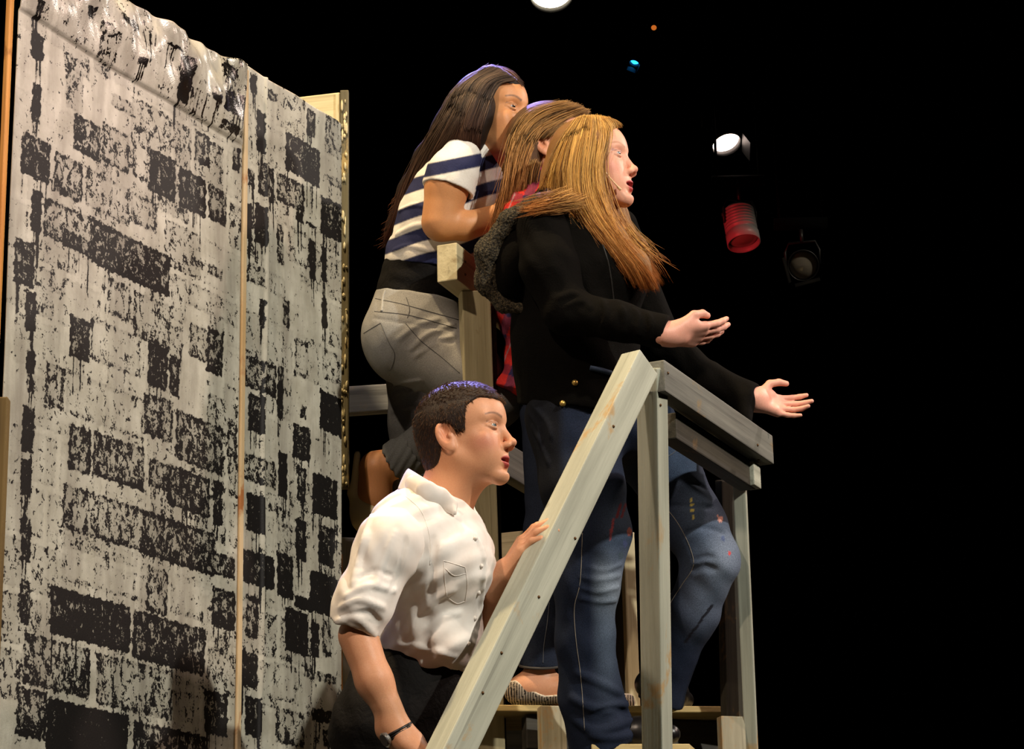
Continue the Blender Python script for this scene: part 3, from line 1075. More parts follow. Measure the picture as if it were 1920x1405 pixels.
# plain flat standing behind, its edge towards us and its top leaning past the canvas
m_pale = painted_timber('cream_board', srgb(222, 210, 170), srgb(186, 174, 132), srgb(160, 140, 96), 0.3)
D_E = 6.46
e_top, e_bot = P(644, 172, D_E), P(646, 978, D_E)
e_bot[0], e_bot[1] = e_top[0], e_top[1]
rt = np.array([-0.42, 0.10, 0.0])
fc = thing('plain_flat', 'plain cream flat seen edge on, its lumpy glued edge hanging behind the narrow brick flat', 'stage flat', (*e_bot[:2], e_bot[2]))
beam('panel', e_top * [1, 1, 0] + [0, 0, (e_top[2] + e_bot[2]) / 2] + rt * 0.02, e_top * [1, 1, 0] + [0, 0, (e_top[2] + e_bot[2]) / 2] + rt,
     0.010, e_top[2] - e_bot[2] - 0.004, m_pale, fc)
beam('edge_board', e_bot + [0.003, -0.004, 0], e_top + [0.003, -0.004, 0], 0.022, 0.016, m_dirty, fc, up=(0, -1, 0))
beam('edge_strip', e_bot + [-0.015, 0.000, 0.012], e_top + [-0.015, 0.000, -0.006], 0.012, 0.012, m_pale, fc, up=(0, -1, 0))
bm = bmesh.new()
rr = random.Random(4)
for k in range(60):
    z = e_bot[2] + (e_top[2] - e_bot[2]) * rr.random()
    mt = Matrix.Translation(Vector((e_top[0] + 0.003 + rr.uniform(-.007, .007), e_top[1] - 0.014, z)) - fc.location) @ Matrix.Diagonal((rr.uniform(.0015, .004), 0.003, rr.uniform(.004, .02), 1))
    bmesh.ops.create_icosphere(bm, subdivisions=1, radius=1.0, matrix=mt)
o = bm_obj('dried_glue', bm, m_pale, fc, True)
o['kind'] = 'stuff'

# the end of a board close to the lens at the lower left
pb = P(4, 748, 4.75)
tag(beam('timber_post', (pb[0] - 0.014, pb[1], 0.0), (pb[0] - 0.014, pb[1], pb[2]), 0.055, 0.03, painted_timber('brown_stained_board', srgb(122, 98, 52), srgb(92, 72, 38), srgb(70, 52, 30), 0.4), up=(0, -1, 0)),
    'brown timber post cut off by the lower left corner, before the wide flat', 'post')

# ================================================================== stair and platform
m_rail = painted_timber('white_washed_timber', srgb(182, 185, 168), srgb(150, 153, 138), srgb(176, 150, 108), 0.35)
m_rail2 = painted_timber('grey_brushed_timber', srgb(122, 122, 113), srgb(84, 85, 79), srgb(140, 114, 70), 0.45)
m_post = painted_timber('weathered_cream_timber', srgb(198, 187, 150), srgb(166, 154, 118), srgb(130, 110, 74), 0.45)
m_dark = painted_timber('dark_and_shaded_timber', srgb(70, 66, 56), srgb(44, 42, 36), srgb(110, 84, 50), 0.5)  # dark timber; also holds the painted shade of two post faces
m_tread = painted_timber('plywood_edge', srgb(204, 186, 132), srgb(176, 150, 96), srgb(140, 104, 58), 0.5)
m_blue = painted_timber('blue_grey_timber', srgb(186, 190, 194), srgb(140, 144, 150), srgb(190, 180, 160), 0.4)  # bluish stage light on the side rail is put into this tint
m_nail = plain('rusty_nail', srgb(90, 62, 30), 0.5, 0.5, 0.6)

Z_PL = float(P(1160, 1318, 6.02)[2])      # height of the platform
tw = thing('stair_tower', 'rough white-washed timber stair and railed platform that three performers stand on', 'staircase', (0.35, 5.7, 0))
TU = (0, 0, 1)
DV = unit([0.42, 0.90, 0])      # the way the platform runs, away from us to the right

# sloping hand rail
h0, h1 = P(824, 1452, 4.56), P(1196, 690, 5.28)
stair_rail = beam('stair_rail', h0, h1, 0.050, 0.074, m_rail, tw, up=(-0.42, -0.52, 0.75), ext=0.012)
# newel: two timbers nailed into a corner
nt_ = P(1216, 722, 5.33)
nb = nt_.copy(); nb[2] = 0.0
ang = unit([0.62, -0.78, 0])
def post(name, px, py, d, w, h, mat, upv, z0=0.0, px1=None, py1=None):
    a = P(px, py, d)
    b = a.copy(); b[2] = z0
    if px1 is not None:          # leaning post: foot given by a second sighting lower down
        q = P(px1, py1, d + 0.02)
        t = (a[2] - z0) / (a[2] - q[2])
        b = a + (q - a) * t
    return beam(name, b, a, w, h, mat, tw, up=upv)
newel = post('newel_post', 1222, 690, 5.36, 0.044, 0.052, m_rail, unit([0.80, -0.60, 0]), px1=1231, py1=1300)

# guard rail A running away to the right from the newel
a0 = P(1231, 706, 5.34)
a1 = at_z(1436, 846, a0[2])
rail_a = beam('guard_rail', a0, a1, 0.038, 0.070, m_rail2, tw)
# inner rail, a little lower and behind
c0 = P(1252, 800, 5.46)
c1 = at_z(1402, 897, c0[2])
beam('inner_rail', c0, c1, 0.040, 0.060, m_dark, tw)
ub = np.array(c1) + np.array([0.0, 0, -0.0])
beam('rail_block', c1 - DV * 0.035 + [0.012, -0.012, 0.0], c1 + DV * 0.012 + [0.012, -0.012, 0.0], 0.030, 0.058, m_rail, tw)
# far corner post
ac = a1 - DV * 0.05
pd = np.linalg.norm(a1 - CAM) * 0.99
post('corner_post', 1387, 905, 5.98, 0.024, 0.030, m_rail, unit([1.0, -0.25, 0]), px1=1408, py1=1380)
post('corner_post', 1362, 900, 6.03, 0.050, 0.026, m_dark, unit([0.55, -0.9, 0]), px1=1372, py1=1320)  # shaded face of the corner post, put in as a dark timber
post('leg', 1370, 1345, 6.0, 0.062, 0.03, m_greyboard, unit([0.3, -0.95, 0]))

# rail B, on whose end the performer in the striped top leans
b0 = P(838, 492, 5.98)
b1 = at_z(1010, 640, b0[2])
rail_b = beam('guard_rail', b0, b1 + DV * 0.25, 0.052, 0.094, m_post, tw)
post('guard_post', 889, 545, 6.06, 0.070, 0.050, m_post, unit([0.2, -0.98, 0]), px1=904, py1=1000)
post('guard_post', 921, 590, 6.09, 0.016, 0.045, m_dark, unit([0.2, -0.98, 0]), px1=931, py1=1000)  # shaded side of the guard post, put in as a dark strip

# platform deck and step
def deck(name, pts_px, z, th, mat):
    q = [at_z(x, y, z) for x, y in pts_px]
    bm = bmesh.new()
    top = [bm.verts.new(Vector(p - origin_of(tw))) for p in q]
    bot = [bm.verts.new(Vector(p - origin_of(tw)) - Vector((0, 0, th))) for p in q]
    bm.faces.new(top)
    bm.faces.new(bot[::-1])
    for i in range(len(q)):
        j = (i + 1) % len(q)
        bm.faces.new((top[i], bot[i], bot[j], top[j]))
    bmesh.ops.recalc_face_normals(bm, faces=bm.faces)
    bmesh.ops.bevel(bm, geom=list(bm.edges), offset=0.002, segments=1, affect='EDGES')
    return bm_obj(name, bm, mat, tw)
E0, E1 = at_z(925, 1310, Z_PL), at_z(1410, 1325, Z_PL)
bk = DV * 0.9
ov = origin_of(tw)
def deck_w(name, q, th, mat):
    bm = bmesh.new()
    top = [bm.verts.new(Vector(p - ov)) for p in q]
    bot = [bm.verts.new(Vector(p - ov) - Vector((0, 0, th))) for p in q]
    bm.faces.new(top)
    bm.faces.new(bot[::-1])
    for i in range(len(q)):
        j = (i + 1) % len(q)
        bm.faces.new((top[i], bot[i], bot[j], top[j]))
    bmesh.ops.recalc_face_normals(bm, faces=bm.faces)
    bmesh.ops.bevel(bm, geom=list(bm.edges), offset=0.002, segments=1, affect='EDGES')
    return bm_obj(name, bm, mat, tw)
deck_w('platform_board', [E0 + [-0.42, 0.02, 0], E1, E1 + [0.02, 0.66, 0], E0 + [0.02, 0.66, 0] + [-0.42, 0.02, 0]], 0.016, m_tread)
# joists and legs under the platform edge
post('leg', 1034, 1326, 5.97, 0.062, 0.04, m_greyboard, unit([0.25, -0.97, 0]))
e0b, e1b = E0 + [0.02, 0.03, -0.062], E1 + [-0.06, 0.03, -0.062]
beam('joist', e0b + DV * 0.12, e1b + DV * 0.12, 0.035, 0.08, m_dark, tw)
beam('joist', P(930, 1384, 6.3), P(1030, 1384, 6.3), 0.03, 0.06, m_blue, tw)
# step on which the near foot of the performer in black stands
Z_ST = float(P(1130, 1399, 5.74)[2])
s0 = at_z(1108, 1398, Z_ST)
s1 = at_z(1268, 1398, Z_ST)
deck_w('tread', [s0 + [0, -0.02, 0], s1 + [0.03, -0.02, 0], s1 + [0.08, 0.20, 0], s0 + [0.02, 0.20, 0]], 0.018, m_tread)
post('leg', 1125, 1416, 5.72, 0.05, 0.03, m_greyboard, unit([0.25, -0.97, 0]))
post('leg', 1240, 1416, 5.72, 0.05, 0.03, m_dark, unit([0.25, -0.97, 0]))
# timbers further back
beam('cross_rail', P(938, 1030, 6.35), P(1075, 1016, 6.35), 0.035, 0.076, m_post, tw)
beam('back_rail', P(880, 826, 6.25), P(1003, 900, 6.42), 0.036, 0.085, m_rail2, tw)
post('back_post', 1150, 1040, 6.40, 0.05, 0.03, m_dark, unit([0.25, -0.97, 0]), z0=Z_PL)
post('back_post', 1176, 1000, 6.38, 0.030, 0.03, m_post, unit([0.25, -0.97, 0]), z0=Z_PL)
beam('side_rail', P(640, 754, 6.55), P(880, 738, 6.75), 0.045, 0.072, m_blue, tw)
post('back_post', 646, 1010, 6.45, 0.05, 0.03, m_blue, unit([0.25, -0.97, 0]))
post('back_post', 634, 1040, 6.35, 0.02, 0.02, m_pine, unit([0.25, -0.97, 0]))
# nail heads
def nail_on(o, px, py):
    bpy.context.view_layer.update()
    iv = o.matrix_world.inverted()
    w0, w1 = Vector(CAM), Vector(P(px, py, 9.0))
    l0 = iv @ w0
    ok, loc, nrm, _ = o.ray_cast(l0, (iv @ w1 - l0).normalized())
    if not ok:
        return
    c = np.array(o.matrix_world @ loc)
    bm = bmesh.new()
    bmesh.ops.create_uvsphere(bm, u_segments=10, v_segments=6, radius=0.0034, matrix=Matrix.Translation(Vector(c - ov)))
    return bm_obj('nail', bm, m_nail, tw, True)
for o_, pts_ in ((rail_b, ((872, 491), (872, 515))), (rail_a, ((1420, 835), (1422, 862), (1252, 700))), (stair_rail, ((1078, 1010), (1010, 1120), (940, 1225), (905, 1300), (1150, 800))), (newel, ((1238, 760),))):
    for x_, y_ in pts_:
        nail_on(o_, x_, y_)
# ================================================================== figures
class Fig:
    def __init__(s, d0):
        s.d0 = d0
        s.u = d0 / FPX                   # metres per pixel at the figure
    def c(s, px, py, dz=0.0):
        return camP(px, py, s.d0 + dz)
    def cone(s, a, b, ra, rb, k=0.02, **kw):
        return Cone(s.c(*a), s.c(*b), ra * s.u, rb * s.u, k, **kw)
    def chain(s, js, k=0.02, **kw):
        """js: (px, py, dz, radius px) per joint"""
        out = []
        for a, b in zip(js[:-1], js[1:]):
            out.append(s.cone(a[:3], b[:3], a[3], b[3], k, **kw))
        return out
    def ell(s, a, r, k=0.02, ang=0.0, **kw):
        """ellipsoid with radii in px (x, y) and metres (depth), turned by ang degrees in the picture"""
        R = None
        if ang:
            t = math.radians(ang)
            R = np.array([[math.cos(t), -math.sin(t), 0], [math.sin(t), math.cos(t), 0], [0, 0, 1]])
        return Ell(s.c(*a), (r[0] * s.u, r[1] * s.u, r[2]), k, R, **kw)

def fabric_warp(amp, fx, fy, fz, seed=0.0):
    def w(X, Y, Z):
        return amp * (np.sin(X * fx + 2.3 * np.sin(Y * fy * 0.4 + seed) + seed) * np.sin(Y * fy + 1.7 * np.sin(X * fx * 0.5 + Z * fz + seed)) +
                      0.5 * np.sin(X * fx * 1.9 + Y * fy * 1.6 + Z * fz + seed * 2))
    return w

def creases(fig, field, lines):
    """dents and folds: each line is ([(px, py)...], radius m, depth m); positive depth raises a fold"""
    for pts, r, h in lines:
        q = catmull(pts, 14)
        d = near_surface([field], q[:, 0], q[:, 1], fig.d0)
        ok = ~np.isnan(d)
        if ok.sum() < 3:
            continue
        q, d = q[ok], d[ok]
        C = np.stack([camP(a[0], a[1], dd) for a, dd in zip(q, d)])
        C[:, 2] += -(r * (1 - 0.35 * abs(h))) if h > 0 else r * (1 - 0.30 * abs(h))
        for a, b in zip(C[:-1], C[1:]):
            field.add(Cone(a, b, r, r, r * 0.9, sub=(h < 0)))

def hstrip(fig, fields, pts, r, name, mat, parent, lift=0.0, n=40, sides=6):
    """a thin raised line (seam, edge) lying on a surface along picture points"""
    q = catmull(pts, n)
    d = near_surface(fields, q[:, 0], q[:, 1], fig.d0)
    ok = ~np.isnan(d)
    if ok.sum() < 3:
        return None
    d = np.interp(np.arange(n), np.where(ok)[0], d[ok])
    C = np.stack([camP(a[0], a[1], dd - lift) for a, dd in zip(q, d)])
    return tube_obj(name, C, r, mat, parent, n, sides)

def boots(fig, ankle, toe, z, mat_up, parent, name='shoe', w=0.042):
    pass

def foot_prims(ank, toe_dir, z, L=0.20, h=0.055, k=0.015):
    """a foot or shoe standing on height z: ankle and direction in world"""
    a = np.asarray(ank, float)
    t = unit([toe_dir[0], toe_dir[1], 0])
    def W(p):
        return (np.asarray(p) - CAM) @ M_CAM
    heel = np.array([a[0], a[1], z]) - t * 0.045
    return [Cone(W(a), W(heel + t * 0.03 + [0, 0, 0.045]), 0.036, 0.038, k),
            Cone(W(heel + [0, 0, 0.034]), W(heel + t * (L * 0.66) + [0, 0, 0.030]), 0.034, 0.038, k),
            Cone(W(heel + t * (L * 0.66) + [0, 0, 0.028]), W(heel + t * L + [0, 0, 0.024]), 0.036, 0.022, k)]

SKIN = (0.62, 0.30, 0.165)

# ------------------------------------------------------------------ performer in the white shirt
B = Fig(4.95)
bz = P(760, 1330, 4.95)
boy = thing('person', 'short-haired person in a white shirt and black trousers, gripping the sloping handrail', 'person',
            (bz[0], bz[1], 0.2))
HB = head_frame(B.c(867, 822, 0.0), 0.0095, yaw=20, pitch=6, roll=0)
hp = head_prim(HB, dict(nose=0.86, full=1.02, open=0.5))
neck_b = [Cone(hl(HB, -1.6, -4.0, 0), B.c(822, 968, 0.0), 0.050, 0.056, 0.03, zs=1.0)]
neck_b += [Cone(hl(HB, 0.5, -7.5, 0), B.c(838, 955, 0.0), 0.036, 0.038, 0.03)]
torso_b = [B.cone((826, 960, 0), (812, 1050, 0), 50, 70, 0.04, zs=1.4), B.cone((812, 1050, 0), (796, 1210, 0), 74, 64, 0.04, zs=1.3),
           B.cone((796, 1210, 0), (748, 1330, 0), 62, 78, 0.04, zs=1.4)]
arm_near = B.chain([(752, 968, -.15, 52), (684, 1150, -.21, 38), (671, 1192, -.215, 36), (702, 1278, -.25, 31), (750, 1375, -.27, 23)], 0.02)
arm_far = B.chain([(845, 985, .16, 46), (872, 1180, .13, 38), (905, 1152, .07, 30), (941, 1086, -.005, 22)], 0.02)
Wn = B.c(753, 1384, -.27)
hand_n = hand_prims(Wn, [0.80, -0.52, 0.28], [-0.35, -0.80, 0.1], 1, 0.98, curl=(22, 24, 26, 28), tout=42)
Wf = B.c(942, 1086, -.005)
hand_f = hand_prims(Wf, [0.50, 0.86, 0.06], [0.80, -0.45, -0.1], 1, 0.90, curl=(26, 26, 28, 30), tout=28, tcurl=10)
legs_b = B.chain([(722, 1340, -.09, 70), (775, 1720, -.12, 60), (735, 2080, -.10, 42)], 0.03) + \
         B.chain([(740, 1340, .09, 70), (845, 1690, .12, 60), (815, 2010, .12, 42)], 0.03)
fb = shape(torso_b + arm_near[2:] + arm_far[1:] + legs_b + [Cone(neck_b[0].a * 0.35 + neck_b[0].b * 0.65, neck_b[0].b, 0.056, 0.060, 0.02)], 0.006,
           clip=None)
fhead = shape([hp] + neck_b, 0.0021, lo=HB['c'] - 0.16, hi=HB['c'] + 0.16)
fhand = shape(hand_n + [arm_near[-1]], 0.0028)
fhand2 = shape(hand_f + [arm_far[-1]], 0.0026)
skin_b = (0.67, 0.32, 0.175)
def boy_col(V):
    c = face_colors(HB, V, skin_b, (0.44, 0.07, 0.06), (0.06, 0.025, 0.012), 0.42, (0.55, 0.13, 0.12))
    return c
body = skin_obj('body', [fb, fhead, fhand, fhand2], MAT['skin'], boy, boy_col)
eye_objs(HB, boy, (0.09, 0.13, 0.14), (0.95, 0.12, 0.10))

# cropped hair: a close cap over the skull, cut round the ear and the brow
def boy_hair(X, Y, Z):
    q = [(X - HB['c'][0]), (Y - HB['c'][1]), (Z - HB['c'][2])]
    R, s = HB['R'], HB['s']
    x = (q[0] * R[0, 0] + q[1] * R[1, 0] + q[2] * R[2, 0]) / s
    y = (q[0] * R[0, 1] + q[1] * R[1, 1] + q[2] * R[2, 1]) / s
    z = np.abs(q[0] * R[0, 2] + q[1] * R[1, 2] + q[2] * R[2, 2]) / s
    d = _ell(x, y, z, (-0.5, 3.2, 0), (9.75, 8.9, 7.75))
    d = smin(d, _ell(x, y, z, (3.2, 3.9, 0), (6.55, 6.7, 6.45)), 2.0)
    d = smin(d, _ell(x, y, z, (-4.8, -3.0, 0), (4.2, 5.6, 5.4)), 2.5)
    # hairline: below the brow line on the forehead, sideburn before the ear, open round the ear, nape at the collar
    face = np.maximum(x - (6.9 - 0.32 * (z - 2)), 6.6 - y)                 # forehead block
    line_front = smax(x - (4.0 + 0.55 * (y - 2.0)), y - 6.9, 0.01)
    cut1 = np.maximum(x - (2.7 + 0.30 * np.clip(y, -9, 9)), y - (6.0 + 0.06 * (x - 5)))        # face side
    d = smax(d, -np.where(x > 1.5, np.minimum(np.maximum(2.55 + 0.28 * y - x, y - 6.3 + 0.0 * x), 9) * -1.0, -9.0), 0.25) if False else d
    front = np.minimum(x - (3.1 + 0.22 * y + 1.2 * np.clip(y - 4.5, 0, 3)), 6.4 - y - 0.05 * x)  # >0 where the face shows
    d = smax(d, front, 0.5)
    ear = -(np.sqrt(((x + 1.0) / 1.9) ** 2 + ((y + 1.2) / 2.9) ** 2) - 1) * 1.6
    ear = np.where(z > 5.0, ear, -9.0)
    d = smax(d, ear, 0.3)
    low = np.where(x > -2.6, -0.6 - y - 0.9 * np.clip(x - 1.0, 0, 9) * 0, -8.2 - y)
    d = smax(d, np.clip(low, -3, 3), 0.4)
    return d * s
fh = shape([Fn(boy_hair, HB['c'] - 0.13, HB['c'] + 0.13, 0.0)], 0.0022)
m_hair = vcol_mat('hair', 0.48, 0.28, fine=900, fine_amt=0.35, bump_amt=0.5)
def short_hair(F, H, n, ln, r, cols, parent, name, mat, flow):
    V, Q = F.mesh()
    idx = RNG.integers(0, len(V), n)
    p = V[idx]
    e = 0.003
    g = np.stack([F.sample(p + np.eye(3)[k] * e) - F.sample(p - np.eye(3)[k] * e) for k in range(3)], 1)
    g /= np.linalg.norm(g, axis=1, keepdims=True) + 1e-9
    fl = np.array([flow(q) for q in head_local(H, p)]) @ H['R'].T
    fl -= g * (fl * g).sum(1, keepdims=True)
    fl /= np.linalg.norm(fl, axis=1, keepdims=True) + 1e-9
    fl += RNG.normal(0, 0.16, fl.shape)
    L_ = ln * RNG.uniform(0.6, 1.2, (n, 1))
    pts = np.stack([p + (fl * t + g * (0.13 * t * t + 0.05 * t)) * L_ - g * 0.0008 for t in (0, 0.35, 0.7, 1.0)], 1)
    R = r * np.array([[1.0, 0.95, 0.7, 0.25]]) * np.ones((n, 1))
    TV, TQ = tubes(to_world(pts), R, 3)
    t = RNG.random((n, 1))
    c = np.array(cols[0]) * (1 - t) + np.array(cols[1]) * t
    C = np.repeat(c, 12, axis=0)
    hw = to_world(V)
    me = mesh_np(name, np.concatenate([hw, TV]) - origin_of(parent), [Q.astype(np.int64)] + [q + len(hw) for q in TQ], True,
                 np.concatenate([np.tile(np.array(cols[0]) * 0.8, (len(hw), 1)), C]))
    return link(name, me, mat, parent)
def flow_b(q):
    return np.array([0.75, 0.0, 0.0]) * (q[1] > 6) + np.array([0.25 if q[0] > 0 else -0.1, -1.0, 0.0]) * (q[1] <= 6 + 0)
short_hair(fh, HB, 12000, 0.009, 0.0005, ((0.020, 0.008, 0.004), (0.17, 0.078, 0.030)), boy, 'hair', m_hair, flow_b)

# white shirt: collar, torso, rolled sleeve, yoke seam and buttoned front
m_shirt, nt, b = new_mat('white_cotton')
v = obj_coords(nt)
n_ = noise(nt, 16, 3, 0.5, v, 0.4)
L(nt, mix_rgb(nt, ramp(nt, n_, 0.3, 0.7), srgb(236, 226, 216), srgb(250, 246, 240)), b.inputs['Base Color'])
b.inputs['Roughness'].default_value = 0.75
b.inputs['Specular IOR Level'].default_value = 0.2
b.inputs['Sheen Weight'].default_value = 0.15
bump(nt, b, n_, 0.18, 0.008)
shirt_t = [B.cone((792, 958, .02), (746, 990, -.05), 46, 56, 0.04), B.cone((806, 985, 0), (772, 984, -.11), 44, 50, 0.05), B.cone((806, 985, 0), (838, 985, .12), 42, 46, 0.05), B.cone((808, 968, 0), (806, 1005, 0), 52, 84, 0.04, zs=1.5), B.cone((806, 1000, 0), (808, 1060, 0), 88, 98, 0.04, zs=1.45),
           B.cone((808, 1060, 0), (800, 1180, 0), 99, 90, 0.05, zs=1.35), B.cone((800, 1180, 0), (793, 1218, 0), 90, 84, 0.04, zs=1.35),
           B.ell((846, 1050, -.06), (58, 62, .085), 0.07), B.ell((848, 1050, .06), (56, 60, .08), 0.07),
           B.ell((848, 1200, -.03), (38, 40, .12), 0.05, ang=-15)]
sleeve_n = [B.cone((762, 978, -.10), (730, 1024, -.165), 50, 57, 0.035), B.cone((732, 1020, -.165), (682, 1130, -.205), 57, 52, 0.03),
            B.cone((682, 1130, -.205), (664, 1178, -.21), 53, 47, 0.02, cap1=True)]
sleeve_f = B.chain([(846, 975, .15, 52), (872, 1150, .14, 44)], 0.03)
hem_clip = lambda X, Y, Z: np.where(Z < -4.86, (-(Y - ((702.5 - 1232) * B.u - (X - (800 - 960) * B.u) * 0.22))), -1.0)
ft = shape(shirt_t + sleeve_f + sleeve_n[:1], 0.004, warp=fabric_warp(0.0009, 45, 60, 40, 0.6))
X_, Y_, Z_ = ft.axes(np.zeros(3, int), ft.n)
ft.g = np.maximum(ft.g, (((702.5 - 1236) * B.u - (X_ - (800 - 960) * B.u) * 0.20) - Y_ + 0.004 * np.sin(X_ * 90)).astype(np.float32))
def hem_folds(X, Y, Z):
    py = 702.5 - FPX * Y / -Z
    ph = X * 120 + Z * 95
    return 0.0022 * np.clip((py - 1080) / 110, 0, 1) * np.sin(ph + 1.2 * np.sin(Y * 12)) * (0.6 + 0.4 * np.sin(ph * 0.37 + Y * 8)) + 0.0016 * np.sin(X * 95 - Y * 130 + Z * 50 + 1.3 * np.sin(Y * 40))
ft.warp(hem_folds)
creases(B, ft, [([(745, 1208), (790, 1214), (850, 1230)], .006, .8), ([(890, 1005), (906, 1050), (902, 1110), (893, 1170), (880, 1225)], .007, .7),
                ([(815, 1010), (812, 1060), (806, 1120)], .006, -.6), ([(790, 1150), (820, 1120), (850, 1105)], .006, .5), ([(800, 1185), (830, 1160), (860, 1150)], .006, .5)])
fs = shape(sleeve_n, 0.0036, warp=fabric_warp(0.0012, 70, 55, 30, 2.0))
creases(B, fs, [([(640, 1140), (675, 1125), (718, 1140)], .006, .7), ([(650, 1120), (690, 1100), (738, 1108)], .006, .7),
                ([(648, 1158), (690, 1150), (712, 1168)], .006, -1), ([(668, 1085), (700, 1070), (735, 1080)], .005, -1),
                ([(690, 1005), (672, 1060), (664, 1100)], .007, .7), ([(740, 1000), (715, 1060), (705, 1100)], .006, .7),
                ([(762, 1010), (752, 1060), (735, 1110)], .005, -1), ([(700, 960), (682, 1010), (670, 1060)], .005, .7),
                ([(632, 1168), (668, 1160), (705, 1196)], .007, .7)])
# opening of the cuff
fs.add(Cone(B.c(668, 1160, -.207), B.c(655, 1200, -.213), 41 * B.u, 44 * B.u, 0.004, sub=True))
shirt = skin_obj('shirt', [ft, fs], m_shirt, boy)
# collar: a stand round the neck with the leaf folded over it
ph = np.linspace(math.radians(24), math.radians(336), 60)
rows = []
for (sc, dz_s, y0, yt) in ((0.94, .050, 936, 24), (0.98, .052, 908, 26), (1.06, .057, 903, 27), (1.26, .080, 918, 32), (1.58, .112, 946, 27)):
    rows.append(np.stack([B.c(812 + 43 * sc * math.cos(t) + (6 if sc > 1.3 else 0) * max(0, math.cos(t)) ** 4, y0 + yt * math.cos(t) + (8 if sc > 1.3 else 0) * max(0, math.cos(t)) ** 6, -dz_s * math.sin(t)) for t in ph]))
CV = np.concatenate(rows)
nC = len(ph)
ii = np.arange(nC - 1)
CQ = np.concatenate([np.stack([k * nC + ii, k * nC + ii + 1, (k + 1) * nC + ii + 1, (k + 1) * nC + ii], 1) for k in range(4)])
co = link('collar', mesh_np('collar', to_world(CV) - origin_of(shirt), CQ), m_shirt, shirt)
sm = co.modifiers.new('thickness', 'SOLIDIFY')
sm.thickness = 0.0022
sub_ = co.modifiers.new('smooth', 'SUBSURF')
sub_.levels = sub_.render_levels = 1
lp = np.array([(776, 908), (800, 922), (824, 934), (842, 948), (852, 962)], float)
ld_ = near_surface([ft], lp[:, 0], lp[:, 1] + 6, B.d0)
ld_ = np.where(np.isnan(ld_), np.nanmax(ld_), ld_)
lr_ = (17, 19, 19, 15, 5)
leaf = shape([Cone(camP(lp[k, 0], lp[k, 1], ld_[k] - 0.006), camP(lp[k + 1, 0], lp[k + 1, 1], ld_[k + 1] - 0.006), lr_[k] * B.u, lr_[k + 1] * B.u, 0.006, zs=0.42) for k in range(4)], 0.0022)
skin_obj('collar_leaf', leaf, m_shirt, shirt)
# stitched pocket, front band and shoulder seams
for pts in ([(832, 1052), (846, 1056), (872, 1064)], [(832, 1052), (834, 1090), (838, 1120)], [(838, 1120), (856, 1132), (872, 1128)], [(872, 1064), (876, 1096), (872, 1128)],
            [(834, 1066), (852, 1080), (873, 1076)], [(760, 930), (790, 960), (806, 1010), (806, 1060)]):
    hstrip(B, [ft], pts, 0.0008, 'seam', m_shirt, shirt)
# chest pocket and buttons
m_btn = plain('pearl_button', srgb(235, 225, 215), 0.25, 0.6)
for (x, y) in ((897, 1010), (908, 1062), (903, 1112), (896, 1160), (884, 1208)):
    d = near_surface([ft], [x - 6], [y], B.d0)[0]
    if not np.isnan(d):
        bm = bmesh.new()
        bmesh.ops.create_uvsphere(bm, u_segments=12, v_segments=8, radius=0.005, matrix=Matrix.Translation(Vector(P(x - 6, y, d) - origin_of(boy))))
        bm_obj('button', bm, m_btn, shirt, True)

# black trousers
m_blackcloth, nt, b = new_mat('black_cloth')
n_ = noise(nt, 60, 4, 0.6, obj_coords(nt), 0.5)
L(nt, mix_rgb(nt, n_, (0.0022, 0.0019, 0.0017), (0.006, 0.005, 0.0045)), b.inputs['Base Color'])
b.inputs['Roughness'].default_value = 0.8
b.inputs['Specular IOR Level'].default_value = 0.15
bump(nt, b, n_, 0.3, 0.01)
tr = [B.cone((793, 1205, 0), (760, 1300, 0), 74, 104, 0.04, zs=1.45), B.cone((760, 1300, 0), (735, 1380, 0), 104, 112, 0.04, zs=1.4)] + \
     B.chain([(718, 1370, -.09, 98), (778, 1720, -.12, 72), (738, 2050, -.10, 62)], 0.03) + \
     B.chain([(745, 1370, .09, 96), (848, 1690, .12, 72), (818, 1985, .12, 62)], 0.03)
skin_obj('trousers', shape(tr, 0.006, warp=fabric_warp(0.0022, 40, 50, 30, 1.0)), m_blackcloth, boy)
# shoes stand on a step below the frame
m_shoe = plain('black_leather', (0.006, 0.005, 0.005), 0.35, 0.5)
za, zb_ = 0.20, 0.28
an, af = to_world(B.c(738, 2060, -.10)), to_world(B.c(818, 1990, .12))
skin_obj('shoe', shape(foot_prims([an[0], an[1], za + 0.10], (1, 0.1), za, 0.25), 0.006), m_shoe, boy)
skin_obj('shoe', shape(foot_prims([af[0], af[1], zb_ + 0.10], (1, 0.1), zb_, 0.25), 0.006), m_shoe, boy)
# wrist watch on the near arm
m_strap = plain('watch_strap', (0.010, 0.009, 0.009), 0.4, 0.5)
m_steel = plain('steel', (0.55, 0.53, 0.50), 0.25, 0.6, 0.9)
wa, wb = B.c(738, 1358, -.268), B.c(752, 1384, -.27)
ax = unit(wb - wa)
wc = B.c(747, 1374, -.270)
e1 = unit(np.cross(ax, [0, 0, 1.0]))
e2 = np.cross(ax, e1)
th = np.linspace(0, 2 * PI, 33)
ring = wc + (np.cos(th)[:, None] * e1 * 0.0285 + np.sin(th)[:, None] * e2 * 0.0285)
strap = []
for k in (-1, 0, 1):
    strap.append(to_world(ring + ax * k * 0.0045))
Vt, Qt = tubes(np.array(strap), np.full((3, 33), 0.0032), 6)
wat = link('wristwatch', mesh_np('wristwatch', Vt - origin_of(boy), Qt), m_strap, boy)
wat['label'] = 'black wristwatch with a round steel case'
dirc = unit(-e1 * 0.85 + np.array([0, 0, 0.55])) if np.dot(-e1, [-1, 0, 0]) > 0 else unit(e1 * 0.85 + np.array([0, 0, 0.55]))
dirc = unit(dirc - ax * np.dot(dirc, ax))
cc = wc + dirc * 0.030
bm = bmesh.new()
